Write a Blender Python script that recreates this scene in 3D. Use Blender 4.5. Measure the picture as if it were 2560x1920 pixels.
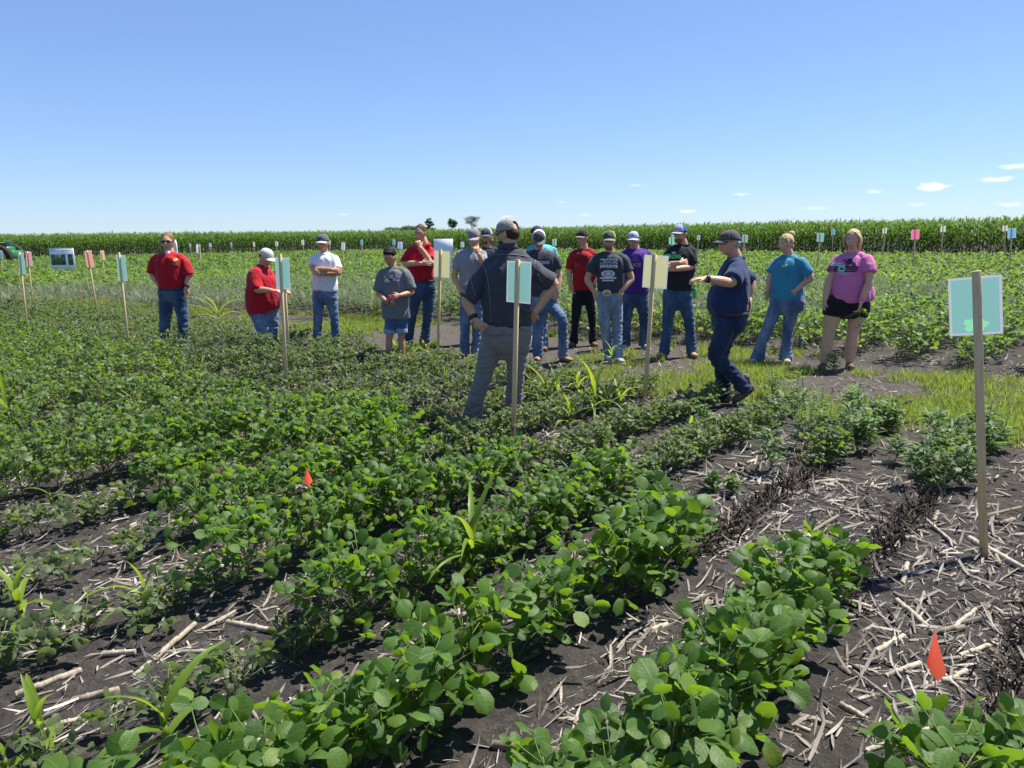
import bpy, math, random
import numpy as np
from mathutils import Matrix, Vector
from mathutils.bvhtree import BVHTree

for o in list(bpy.data.objects): bpy.data.objects.remove(o)
scn = bpy.context.scene
COL = scn.collection
rng = np.random.default_rng(7)
R_ = math.radians

# ------------------------------------------------------------------ camera
F = 1862.0; HC = 1.70; PITCH = math.atan(374/1862.); ROLL = R_(0.74)
FW = np.array([0, math.cos(PITCH), -math.sin(PITCH)]); r0 = np.array([1., 0, 0]); u0 = np.cross(r0, FW)
RT = math.cos(ROLL)*r0 - math.sin(ROLL)*u0
UP = math.cos(ROLL)*u0 + math.sin(ROLL)*r0
CAMP = np.array([0, 0, HC])
cam = bpy.data.cameras.new('camera'); camo = bpy.data.objects.new('camera', cam); COL.objects.link(camo)
m = Matrix(((RT[0], UP[0], -FW[0], 0), (RT[1], UP[1], -FW[1], 0), (RT[2], UP[2], -FW[2], HC), (0, 0, 0, 1)))
camo.matrix_world = m
cam.sensor_width = 36; cam.lens = 36*F/2560; cam.clip_start = 0.05; cam.clip_end = 9000
scn.camera = camo

# ------------------------------------------------------------------ light
SUN_AZ = math.atan2(0.90, 0.44)      # measured from +Y towards +X
SUN_EL = R_(62)
sd = bpy.data.lights.new('sun', 'SUN'); sd.energy = 4.9; sd.angle = R_(0.5); sd.color = (1, .955, .88)
so = bpy.data.objects.new('sun', sd); COL.objects.link(so)
sdir = Vector((math.sin(SUN_AZ)*math.cos(SUN_EL), math.cos(SUN_AZ)*math.cos(SUN_EL), math.sin(SUN_EL)))
so.rotation_euler = sdir.to_track_quat('Z', 'Y').to_euler()
w = bpy.data.worlds.new('World'); scn.world = w; w.use_nodes = True
nt = w.node_tree; N = nt.nodes; L = nt.links
bg = N['Background']; bg.inputs[1].default_value = 0.117
sky = N.new('ShaderNodeTexSky'); sky.sky_type = 'NISHITA'; sky.sun_disc = False
sky.sun_elevation = SUN_EL; sky.sun_rotation = SUN_AZ; sky.altitude = 300; sky.air_density = 1.0; sky.dust_density = 0.0; sky.ozone_density = 1.6
scn.view_settings.view_transform = 'Standard'; scn.view_settings.look = 'None'
scn.view_settings.exposure = 0.95; scn.view_settings.gamma = 1.0; scn.view_settings.use_curve_mapping = False

def ray(px, py): return FW*F + RT*(px-1280) + UP*(960-py)
def G(px, py, z=0.0):
    d = ray(px, py); return CAMP + d*((z-HC)/d[2])
def P(px, py, Y):
    d = ray(px, py); return CAMP + d*(Y/d[1])
def proj(p):
    q = np.asarray(p) - CAMP; z = q@FW
    return 1280 + F*(q@RT)/z, 960 - F*(q@UP)/z, z

# small fair-weather clouds low in the sky (part of the sky shader, placed by direction)
def sky_clouds():
    tc = N.new('ShaderNodeTexCoord')
    nz = N.new('ShaderNodeTexNoise'); nz.inputs['Scale'].default_value = 60; nz.inputs['Detail'].default_value = 6
    mp = N.new('ShaderNodeMapping'); mp.inputs['Scale'].default_value = (1, 1, 2.2)
    L.new(tc.outputs['Generated'], mp.inputs['Vector']); L.new(mp.outputs[0], nz.inputs['Vector'])
    acc = None
    for (px, py, wx, wz, a) in [(2330, 466, 36, 10, .9), (2482, 450, 40, 8, .7), (2535, 415, 30, 7, .7), (2190, 480, 26, 6, .5), (2525, 512, 34, 6, .6),
                                (1850, 486, 30, 5, .4), (1715, 529, 22, 5, .8), (1590, 463, 20, 4, .35), (1405, 505, 20, 4, .3), (1270, 541, 26, 5, .35),
                                (2290, 512, 22, 4, .35), (860, 536, 30, 5, .3), (1460, 538, 24, 5, .35), (2020, 520, 40, 6, .3)]:
        d = ray(px, py); d = d/np.linalg.norm(d)
        sub = N.new('ShaderNodeVectorMath'); sub.operation = 'SUBTRACT'; sub.inputs[1].default_value = d
        L.new(tc.outputs['Generated'], sub.inputs[0])
        mul = N.new('ShaderNodeVectorMath'); mul.operation = 'MULTIPLY'
        kx, kz = F/(wx*.82), F/(wz*.85)
        mul.inputs[1].default_value = (kx, kx*.2, kz); L.new(sub.outputs[0], mul.inputs[0])
        ln = N.new('ShaderNodeVectorMath'); ln.operation = 'LENGTH'; L.new(mul.outputs[0], ln.inputs[0])
        ad = N.new('ShaderNodeMath'); ad.operation = 'MULTIPLY_ADD'; L.new(nz.outputs[0], ad.inputs[0]); ad.inputs[1].default_value = 2.6
        L.new(ln.outputs['Value'], ad.inputs[2])
        mr = N.new('ShaderNodeMapRange'); mr.interpolation_type = 'SMOOTHSTEP'
        mr.inputs[1].default_value = 2.5; mr.inputs[2].default_value = 1.1; mr.inputs[3].default_value = 0; mr.inputs[4].default_value = a
        L.new(ad.outputs[0], mr.inputs[0])
        if acc is None: acc = mr.outputs[0]
        else:
            mx = N.new('ShaderNodeMath'); mx.operation = 'MAXIMUM'; L.new(acc, mx.inputs[0]); L.new(mr.outputs[0], mx.inputs[1]); acc = mx.outputs[0]
    tint = N.new('ShaderNodeMixRGB'); tint.blend_type = 'MULTIPLY'; tint.inputs[0].default_value = 1; tint.inputs[2].default_value = (.65, .83, 1.16, 1); gm = N.new('ShaderNodeGamma'); gm.inputs[1].default_value = .72; L.new(sky.outputs[0], gm.inputs[0]); L.new(gm.outputs[0], tint.inputs[1])
    mix = N.new('ShaderNodeMixRGB'); L.new(acc, mix.inputs[0]); L.new(tint.outputs[0], mix.inputs[1]); mix.inputs[2].default_value = (5.6, 5.75, 5.9, 1)
    L.new(mix.outputs[0], bg.inputs[0])
sky_clouds()

# ------------------------------------------------------------------ field frame: u along the crop rows, v across them
FU = np.array([.663, .749]); FV = np.array([.749, -.663])
def uv2xy(u, v): return u[..., None]*FU + v[..., None]*FV
ROWS0 = -1.02; RSP = 0.76
ALLEY0, ALLEY1 = 7.9, 10.5
def e0(v): return np.interp(v, [-30, -22, -16, -12, -8, -4, -1], [4.8, 5.5, 6.2, 6.45, 6.75, 6.95, 7.05])
def e1(v): return np.interp(v, [-30, -21, -17.5, -15, -11.5, -7.5, -4, -2], [7.7, 8.3, 8.9, 9.3, 10.0, 9.9, 10.5, 10.3])

# ------------------------------------------------------------------ numeric noise
_perm = np.random.default_rng(3).permutation(512)
_grad = np.random.default_rng(4).normal(size=(512, 3)); _grad /= np.linalg.norm(_grad, axis=1)[:, None]
def pn(p):
    p = np.asarray(p, float); i = np.floor(p).astype(int); f = p - i
    u = f*f*f*(f*(f*6-15)+10); out = 0
    for dx in (0, 1):
        for dy in (0, 1):
            for dz in (0, 1):
                h = _perm[(_perm[(_perm[(i[:, 0]+dx) & 511] + i[:, 1]+dy) & 511] + i[:, 2]+dz) & 511]
                g = (_grad[h]*(f - np.array([dx, dy, dz]))).sum(1)
                out = out + g*(u[:, 0] if dx else 1-u[:, 0])*(u[:, 1] if dy else 1-u[:, 1])*(u[:, 2] if dz else 1-u[:, 2])
    return out
def pn2(x, y, s=1.0, z=0.0):
    return pn(np.stack([np.ravel(x)*s, np.ravel(y)*s, np.full(np.size(x), z+.37)], 1)).reshape(np.shape(x))

# ------------------------------------------------------------------ object helpers
def tag(o, label=None, cat=None, group=None, kind=None):
    if label: o['label'] = label
    if cat: o['category'] = cat
    if group: o['group'] = group
    if kind: o['kind'] = kind
    return o
def link(o, parent=None):
    COL.objects.link(o)
    if parent is not None: o.parent = parent
    return o
def empty(name, loc=(0, 0, 0), rz=0):
    o = bpy.data.objects.new(name, None); o.location = loc; o.rotation_euler = (0, 0, rz); o.empty_display_size = .1
    return link(o)
def npmesh(name, V, Q, mats, attr=None, midx=None, smooth=True, T=None):
    me = bpy.data.meshes.new(name); V = np.asarray(V, np.float32)
    Q = np.asarray(Q, np.int32).reshape(-1, 4); T = np.zeros((0, 3), np.int32) if T is None else np.asarray(T, np.int32).reshape(-1, 3)
    me.vertices.add(len(V)); me.vertices.foreach_set('co', V.ravel())
    nl = Q.size + T.size; me.loops.add(nl); me.loops.foreach_set('vertex_index', np.concatenate([Q.ravel(), T.ravel()]))
    nf = len(Q)+len(T); me.polygons.add(nf)
    st = np.concatenate([np.arange(len(Q))*4, Q.size+np.arange(len(T))*3]).astype(np.int32)
    me.polygons.foreach_set('loop_start', st)
    if smooth: me.polygons.foreach_set('use_smooth', np.ones(nf, bool))
    if midx is not None: me.polygons.foreach_set('material_index', np.asarray(midx, np.int32))
    if attr is not None:
        a = me.attributes.new('tone', 'FLOAT_COLOR', 'POINT'); a.data.foreach_set('color', np.asarray(attr, np.float32).ravel())
    for x in (mats if isinstance(mats, (list, tuple)) else [mats]): me.materials.append(x)
    me.update(); me.validate()
    return me
class MB:
    def __init__(s): s.V = []; s.Q = []; s.T = []; s.A = []; s.n = 0; s.M = []; s.MT = []
    def add(s, V, Q, A=None, T=None, m=0):
        V = np.asarray(V, float).reshape(-1, 3); Q = np.asarray(Q, int).reshape(-1, 4)
        s.V.append(V); s.Q.append(Q + s.n); s.M.append(np.full(len(Q), m))
        if T is not None and len(T): s.T.append(np.asarray(T, int).reshape(-1, 3) + s.n); s.MT.append(np.full(len(s.T[-1]), m))
        s.A.append(np.tile([.5, 0, 0, 0], (len(V), 1)) if A is None else np.asarray(A, float).reshape(-1, 4)); s.n += len(V)
        return s
    def arrays(s):
        return np.concatenate(s.V), np.concatenate(s.Q), (np.concatenate(s.T) if s.T else None), np.concatenate(s.A), np.concatenate(s.M+s.MT)
    def mesh(s, name, mats, smooth=True):
        V, Q, T, A, M = s.arrays()
        return npmesh(name, V, Q, mats, A, M, smooth, T)
    def build(s, name, mats, parent=None, smooth=True):
        return link(bpy.data.objects.new(name, s.mesh(name, mats, smooth)), parent)
    def box(s, c, h, rz=0.0, m=0, bev=0.0, tilt=None):
        x, y, z = h; b = min(bev, x*.45, y*.45, z*.45)
        if b <= 0:
            V = np.array([[sx*x, sy*y, sz*z] for sz in (-1, 1) for sy in (-1, 1) for sx in (-1, 1)], float)
            Q = [[0, 2, 3, 1], [4, 5, 7, 6], [0, 1, 5, 4], [2, 6, 7, 3], [0, 4, 6, 2], [1, 3, 7, 5]]
        else:
            prof = [(-z, b), (-z+b, 0), (z-b, 0), (z, b)]; V = []; Q = []
            for pz, ins in prof:
                X, Y = x-ins, y-ins; k = b*.7
                for (a, c2) in [(-X+k, -Y), (X-k, -Y), (X, -Y+k), (X, Y-k), (X-k, Y), (-X+k, Y), (-X, Y-k), (-X, -Y+k)]: V.append([a, c2, pz])
            for k in range(3):
                for j in range(8): Q.append([k*8+j, k*8+(j+1) % 8, (k+1)*8+(j+1) % 8, (k+1)*8+j])
            for o_, rev in ((0, True), (24, False)):
                f = [[0, 1, 2, 3], [0, 3, 4, 7], [4, 5, 6, 7]]
                for q in f: Q.append([o_+i for i in (q[::-1] if rev else q)])
            V = np.array(V, float)
        if tilt is not None: V = V @ np.array(Matrix.Rotation(tilt, 3, 'X')).T
        c_, s_ = math.cos(rz), math.sin(rz)
        V = V @ np.array([[c_, s_, 0], [-s_, c_, 0], [0, 0, 1]]) + np.asarray(c, float)
        return s.add(V, Q, None, None, m)

def grid_faces(n, a, b):
    i = np.arange(a-1)[:, None]*b + np.arange(b-1)[None]
    q = np.stack([i, i+1, i+b+1, i+b], -1).reshape(-1, 4)
    return (np.arange(n)[:, None, None]*(a*b) + q[None]).reshape(-1, 4)
PROF = {
 'soy': lambda t: (np.clip(t, 0, 1)**.46*np.clip(1-t, 0, 1)**.42)/.54,
 'corn': lambda t: np.minimum(1, .45+3*t)*(1-t**2.2)**.9,
 'lance': lambda t: np.sin(np.pi*np.clip(t, 0.02, 1)**.8)**.8,
 'grass': lambda t: (1-t)**.6,
 'husk': lambda t: np.minimum(1, .7+t)*(1-.35*t**3)}
def blades(base, az, el, bend, Ln, W, roll, nt, nu, prof, fold=.15, cup=0.0, tone=None, tint=None, ts=None, wav=0.0):
    """N curved leaf blades at once -> verts, quads, tone"""
    n = len(az); t = np.linspace(0, 1, nt) if ts is None else np.asarray(ts); nt = len(t)
    x = np.linspace(-1, 1, nu)
    f = lambda a: np.broadcast_to(np.asarray(a, float), (n,))
    az, el, bend, Ln, W, roll, fold, cup = map(f, (az, el, bend, Ln, W, roll, fold, cup))
    e = el[:, None] - bend[:, None]*t[None]
    dh = np.stack([np.cos(az), np.sin(az), 0*az], 1)[:, None]
    S0 = np.stack([-np.sin(az), np.cos(az), 0*az], 1)[:, None]
    Z = np.array([0, 0, 1.])
    Tn = np.cos(e)[..., None]*dh + np.sin(e)[..., None]*Z
    N0 = -np.sin(e)[..., None]*dh + np.cos(e)[..., None]*Z
    dt = np.diff(t, prepend=0)
    em = np.concatenate([e[:, :1], (e[:, 1:]+e[:, :-1])/2], 1)
    Tm = np.cos(em)[..., None]*dh + np.sin(em)[..., None]*Z
    C = base[:, None] + np.cumsum(Tm*dt[None, :, None], 1)*Ln[:, None, None]
    S = np.cos(roll)[:, None, None]*S0 + np.sin(roll)[:, None, None]*N0
    Nn = -np.sin(roll)[:, None, None]*S0 + np.cos(roll)[:, None, None]*N0
    wd = .5*W[:, None]*PROF[prof](t)[None]
    X = x[None, None, :, None]; wd4 = wd[:, :, None, None]
    V = C[:, :, None] + X*wd4*S[:, :, None] + (fold[:, None, None, None]*np.abs(X) - cup[:, None, None, None]*X*X)*wd4*Nn[:, :, None]
    if wav:
        ph = rng.uniform(0, 6.28, n)
        V = V + (wav*np.sin(t[None, :, None]*11+ph[:, None, None]+x[None, None]*2.1)*np.abs(x[None, None]))[..., None]*wd4*Nn[:, :, None]
    A = np.empty((n, nt, nu, 4))
    A[..., 0] = (rng.random(n) if tone is None else f(tone))[:, None, None]
    A[..., 1] = (np.zeros(n) if tint is None else f(tint))[:, None, None]
    A[..., 2] = np.abs(x)[None, None]; A[..., 3] = t[None, :, None]
    return V.reshape(-1, 3), grid_faces(n, nt, nu), A.reshape(-1, 4)
def segs(p0, p1, ra, rb, k=4, tone=None, tint=0.0):
    p0 = np.asarray(p0, float); p1 = np.asarray(p1, float); n = len(p0)
    d = p1-p0; d /= np.linalg.norm(d, axis=1)[:, None]+1e-9
    ref = np.where(np.abs(d[:, 2:3]) > .9, np.array([[1., 0, 0]]), np.array([[0, 0, 1.]]))
    a = np.cross(d, ref); a /= np.linalg.norm(a, axis=1)[:, None]; b = np.cross(d, a)
    th = np.arange(k)*2*np.pi/k
    ring = np.cos(th)[None, :, None]*a[:, None]+np.sin(th)[None, :, None]*b[:, None]
    ra = np.broadcast_to(np.asarray(ra, float), (n,)); rb = np.broadcast_to(np.asarray(rb, float), (n,))
    V = np.concatenate([p0[:, None]+ring*ra[:, None, None], p1[:, None]+ring*rb[:, None, None]], 1)
    j = np.arange(k); q = np.stack([j, (j+1) % k, k+(j+1) % k, k+j], 1)
    caps = [[k+0, k+1, k+2, k+3]] if k == 4 else ([[k, k+1, k+2, k+3], [k, k+3, k+4, k+4]] if k == 5 else [[k, k+1, k+2, k+5], [k+2, k+3, k+4, k+5]] if k == 6 else [])
    if k == 5: caps = []
    if caps:
        q = np.concatenate([q, caps, [[c-k for c in cc[::-1]] for cc in caps]])
    Q = (np.arange(n)[:, None, None]*(2*k)+q[None]).reshape(-1, 4)
    A = np.zeros((n, 2*k, 4)); A[..., 0] = (rng.random(n) if tone is None else np.broadcast_to(tone, (n,)))[:, None]; A[..., 1] = tint; A[:, k:, 3] = 1
    return V.reshape(-1, 3), Q, A.reshape(-1, 4)

# ------------------------------------------------------------------ materials
class NM:
    def __init__(s, name):
        s.m = bpy.data.materials.new(name); s.m.use_nodes = True; s.t = s.m.node_tree; s.n = s.t.nodes; s.l = s.t.links
        s.b = s.n['Principled BSDF']; s.out = s.n['Material Output']
    def a(s, typ, **kw):
        n = s.n.new('ShaderNode'+typ)
        for k, v in kw.items():
            if hasattr(n, k): setattr(n, k, v)
            else: n.inputs[k.replace('_', ' ')].default_value = v
        return n
    def c(s, x, y): s.l.new(x, y)
    def ramp(s, fac, stops):
        r = s.a('ValToRGB'); e = r.color_ramp.elements
        while len(e) < len(stops): e.new(.5)
        for i, (p, col) in enumerate(stops): e[i].position = p; e[i].color = (*col, 1)
        s.c(fac, r.inputs[0]); return r.outputs[0]
    def noise(s, scale, detail=4, vec=None, rough=.55, coord='Object', sc=None):
        tc = s.a('TexCoord'); v = tc.outputs[coord] if vec is None else vec
        if sc is not None:
            mp = s.a('Mapping'); mp.inputs['Scale'].default_value = sc; s.c(v, mp.inputs[0]); v = mp.outputs[0]
        n = s.a('TexNoise'); n.inputs['Scale'].default_value = scale; n.inputs['Detail'].default_value = detail; n.inputs['Roughness'].default_value = rough
        s.c(v, n.inputs['Vector']); return n.outputs[0]
    def math(s, op, x, y=None, z=None):
        n = s.a('Math', operation=op)
        for i, q in enumerate((x, y, z)):
            if q is None: continue
            if isinstance(q, (int, float)): n.inputs[i].default_value = q
            else: s.c(q, n.inputs[i])
        return n.outputs[0]
    def mix(s, f, x, y, typ='MIX'):
        n = s.a('MixRGB', blend_type=typ)
        for i, q in enumerate((f, x, y)):
            if isinstance(q, (int, float)): n.inputs[i].default_value = q
            elif isinstance(q, tuple): n.inputs[i].default_value = (*q, 1) if len(q) == 3 else q
            else: s.c(q, n.inputs[i])
        return n.outputs[0]
    def bump(s, h, st, dist=.01):
        b = s.a('Bump'); b.inputs['Strength'].default_value = st; b.inputs['Distance'].default_value = dist
        s.c(h, b.inputs['Height']); s.c(b.outputs[0], s.b.inputs['Normal']); return b
    def col(s, x):
        if isinstance(x, tuple): s.b.inputs['Base Color'].default_value = (*x, 1)
        else: s.c(x, s.b.inputs['Base Color'])
    def rough(s, r, spec=.5): s.b.inputs['Roughness'].default_value = r; s.b.inputs['Specular IOR Level'].default_value = spec
_mc = {}
def plain(name, c, rough=.6, spec=.4, nz=.12, sc=40, metal=0):
    k = (name, c)
    if k in _mc: return _mc[k]
    M = NM(name); n = M.noise(sc, 3)
    M.col(M.ramp(n, [(.3, tuple(x*(1-nz) for x in c)), (.7, tuple(min(1, x*(1+nz)) for x in c))])); M.rough(rough, spec)
    M.b.inputs['Metallic'].default_value = metal
    _mc[k] = M.m; return M.m
def leafmat(name, dark, light, tintc, trans, tmix=.38, rough=.5, veins=False, sheen=.0, spec=.35):
    M = NM(name); at = M.a('Attribute', attribute_name='tone'); sp = M.a('SeparateColor'); M.c(at.outputs['Color'], sp.inputs[0])
    oi = M.a('ObjectInfo'); rr = M.math('FRACT', M.math('ADD', sp.outputs[0], M.math('MULTIPLY', oi.outputs['Random'], .35)))
    base = M.ramp(rr, [(0, dark), (.55, tuple((a+b)/2 for a, b in zip(dark, light))), (1, light)])
    base = M.mix(sp.outputs[1], base, tintc)
    t2 = M.mix(sp.outputs[1], trans, tuple(min(1, a*1.25) for a in trans))
    if veins:
        x, t = sp.outputs[2], at.outputs['Alpha']
        lat = M.math('SINE', M.math('MULTIPLY', M.math('SUBTRACT', t, M.math('MULTIPLY', x, .22)), 42))
        lat = M.math('POWER', M.math('MULTIPLY_ADD', lat, .5, .5), 7)
        mid = M.a('MapRange'); mid.inputs[1].default_value = .10; mid.inputs[2].default_value = .0; M.c(x, mid.inputs[0])
        vv = M.math('MAXIMUM', M.math('MULTIPLY', lat, .35), mid.outputs[0])
        base = M.mix(M.math('MULTIPLY', vv, .14), base, tuple(min(1, c*2.0+.01) for c in light))
        pu = M.noise(90, 3)
        M.bump(M.math('SUBTRACT', M.math('MULTIPLY', pu, .8), M.math('MULTIPLY', vv, .4)), .32, .006)
    M.c(base, M.b.inputs['Base Color']); M.rough(rough, spec)
    if sheen: M.b.inputs['Sheen Weight'].default_value = sheen; M.b.inputs['Sheen Roughness'].default_value = .4; M.b.inputs['Sheen Tint'].default_value = (.85, .9, .8, 1)
    tr = M.a('BsdfTranslucent'); M.c(t2, tr.inputs[0]); mx = M.a('MixShader'); mx.inputs[0].default_value = tmix
    M.c(M.b.outputs[0], mx.inputs[1]); M.c(tr.outputs[0], mx.inputs[2]); M.c(mx.outputs[0], M.out.inputs[0])
    return M.m
MAT = {}
MAT['soy'] = leafmat('soy_leaf', (.030, .078, .012), (.100, .185, .030), (.17, .24, .03), (.22, .38, .018), .45, .52, True, .10, .4)
MAT['soyfar'] = leafmat('soy_leaf_far', (.040, .082, .022), (.098, .155, .050), (.20, .27, .045), (.25, .40, .045), .42, .5, False, .2)
MAT['stunt'] = leafmat('stunted_leaf', (.046, .074, .026), (.120, .155, .068), (.16, .20, .05), (.23, .33, .045), .38, .45, True, .15)
MAT['med'] = leafmat('mid_soy_leaf', (.034, .072, .016), (.100, .160, .042), (.17, .22, .04), (.24, .38, .025), .42, .45, True, .1, .5)
MAT['stem'] = leafmat('green_stem', (.10, .15, .045), (.15, .20, .06), (.16, .12, .05), (.2, .3, .05), .15, .6)
MAT['corn'] = leafmat('corn_leaf', (.07, .15, .02), (.13, .23, .03), (.22, .29, .03), (.36, .48, .03), .45, .42)
MAT['maize'] = leafmat('maize_leaf', (.022, .056, .011), (.060, .120, .020), (.13, .23, .03), (.17, .32, .02), .34, .52, spec=.3)
MAT['grass'] = leafmat('grass_blade', (.11, .175, .032), (.19, .26, .05), (.27, .26, .08), (.34, .44, .06), .42, .5)
MAT['weed'] = leafmat('weed_leaf', (.06, .115, .035), (.12, .19, .06), (.14, .20, .10), (.24, .40, .06), .4, .55)
MAT['greyweed'] = leafmat('grey_weed_leaf', (.13, .165, .095), (.20, .23, .14), (.2, .23, .14), (.24, .30, .13), .3, .6)

def soil_mat():
    M = NM('soil'); tc = M.a('TexCoord'); v = tc.outputs['Object']
    n1 = M.noise(1.3, 6, v); n2 = M.noise(14, 8, v, .65); n3 = M.noise(90, 5, v, .7)
    c = M.ramp(n2, [(.25, (.036, .031, .028)), (.5, (.068, .059, .053)), (.75, (.125, .110, .098))])
    dv = M.a('VectorMath', operation='DOT_PRODUCT'); M.c(v, dv.inputs[0]); dv.inputs[1].default_value = (FU[0], FU[1], 0)
    uu = M.math('ADD', dv.outputs['Value'], M.math('MULTIPLY', n1, .9))
    a = M.a('MapRange', interpolation_type='SMOOTHSTEP'); M.c(uu, a.inputs[0]); a.inputs[1].default_value = 6.9; a.inputs[2].default_value = 7.7
    b = M.a('MapRange', interpolation_type='SMOOTHSTEP'); M.c(uu, b.inputs[0]); b.inputs[1].default_value = 10.9; b.inputs[2].default_value = 10.1
    dry = M.ramp(n2, [(.25, (.070, .058, .048)), (.75, (.15, .128, .105))])
    c = M.mix(M.math('MULTIPLY', a.outputs[0], b.outputs[0]), c, dry)
    c = M.mix(M.math('MULTIPLY', M.math('GREATER_THAN', n3, .63), .5), c, (.15, .125, .10))
    M.col(c); M.rough(.92, .2)
    h = M.math('ADD', M.math('MULTIPLY', n2, 1.0), M.math('MULTIPLY', n3, .35)); M.bump(h, 1.0, .06)
    return M.m
MAT['soil'] = soil_mat()
def straw_mat(name, lo, hi):
    M = NM(name); at = M.a('Attribute', attribute_name='tone'); sp = M.a('SeparateColor'); M.c(at.outputs['Color'], sp.inputs[0])
    oi = M.a('ObjectInfo')
    n = M.noise(30, 5, None, .6); c = M.ramp(M.math('FRACT', M.math('ADD', sp.outputs[0], oi.outputs['Random'])), [(0, lo), (.45, tuple((a+b)/2 for a, b in zip(lo, hi))), (1, hi)])
    c = M.mix(M.math('MULTIPLY', M.math('GREATER_THAN', n, .56), .45), c, (.13, .105, .08)); M.col(c); M.rough(.75, .3)
    M.bump(M.noise(160, 3), .4, .003); return M.m
MAT['straw'] = straw_mat('dry_residue', (.065, .052, .044), (.42, .375, .315))
MAT['stalk'] = straw_mat('dry_stalk', (.20, .16, .115), (.50, .43, .33))
MAT['dead'] = straw_mat('dead_stubble', (.022, .016, .012), (.075, .055, .038))
def wood_mat():
    M = NM('pine_stake'); n = M.noise(6, 6, None, .6, sc=(14, 14, 1.0)); oi = M.a('ObjectInfo')
    c = M.ramp(n, [(.28, (.56, .36, .17)), (.5, (.70, .49, .25)), (.75, (.78, .58, .33))])
    c = M.mix(M.math('MULTIPLY', oi.outputs['Random'], .35), c, (.52, .42, .29))
    s_ = M.noise(2.2, 4); c = M.mix(M.math('MULTIPLY', M.math('GREATER_THAN', s_, .66), .5), c, (.16, .11, .07))
    M.col(c); M.rough(.75, .3); M.bump(n, .25, .003); return M.m
MAT['wood'] = wood_mat()
def fabric(name, c, weave=900, fade=None, nz=.1, rough=.88):
    k = ('fab', name, c)
    if k in _mc: return _mc[k]
    M = NM(name); n = M.noise(9, 4); n2 = M.noise(220, 2)
    b = M.ramp(n, [(.3, tuple(x*(1-nz) for x in c)), (.7, tuple(min(1, x*(1+nz)) for x in c))])
    if fade is not None:
        f = M.noise(4.5, 5, None, .6, sc=(1.6, 1.6, .8)); b = M.mix(M.a('MapRange').outputs[0], b, fade) if False else M.mix(M.ramp(f, [(.42, (0, 0, 0)), (.72, (1, 1, 1))]), b, fade)
    b = M.mix(M.math('MULTIPLY', n2, .25), b, tuple(x*.5 for x in c), 'MIX')
    M.col(b); M.rough(rough, .25); M.b.inputs['Sheen Weight'].default_value = .12; M.b.inputs['Sheen Roughness'].default_value = .5
    M.bump(M.noise(26, 5, None, .6), .35, .02); _mc[k] = M.m; return M.m
def skin(name, c):
    k = ('skin', c)
    if k in _mc: return _mc[k]
    M = NM(name); n = M.noise(24, 4)
    M.col(M.ramp(n, [(.3, tuple(x*.88 for x in c)), (.7, tuple(min(1, x*1.08) for x in c))])); M.rough(.48, .4)
    M.b.inputs['Subsurface Weight'].default_value = .12; M.b.inputs['Subsurface Radius'].default_value = (.012, .005, .003); M.b.inputs['Subsurface Scale'].default_value = 1
    _mc[k] = M.m; return M.m
def hairmat(name, c):
    k = ('hair', c)
    if k in _mc: return _mc[k]
    M = NM(name); n = M.noise(55, 4, None, .6, sc=(1, 1, .25))
    M.col(M.ramp(n, [(.3, tuple(x*.55 for x in c)), (.7, tuple(min(1, x*1.3) for x in c))])); M.rough(.7, .25); M.bump(n, .8, .01); _mc[k] = M.m; return M.m

# ------------------------------------------------------------------ ground
def ground():
    def axis(lo, hi, st, far0, far1):
        a = list(np.arange(lo, hi, st)); s = st
        while a[-1] < far1: s *= 1.18; a.append(a[-1]+s)
        s = st
        while a[0] > far0: s *= 1.18; a.insert(0, a[0]-s)
        return np.array(a)
    xs = axis(-4.5, 4.5, .022, -4000, 4000); ys = axis(1.4, 7.5, .022, -300, 5000)
    X, Y = np.meshgrid(xs, ys)
    near = np.exp(-(np.hypot(X, Y)/18)**2)
    z = (.030*pn2(X, Y, 1.1) + .022*pn2(X, Y, 4.2, 3) + .018*pn2(X, Y, 12, 7) + .010*pn2(X, Y, 23, 1))*near - .004
    V = np.stack([X, Y, z], -1).reshape(-1, 3)
    me = npmesh('ground', V, grid_faces(1, len(ys), len(xs)), MAT['soil'])
    o = link(bpy.data.objects.new('ground', me)); tag(o, kind='structure')
ground()
def gz(x, y):
    near = np.exp(-(np.hypot(x, y)/18)**2)
    return (.030*pn2(x, y, 1.1) + .022*pn2(x, y, 4.2, 3) + .018*pn2(x, y, 12, 7) + .010*pn2(x, y, 23, 1))*near - .004

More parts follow.
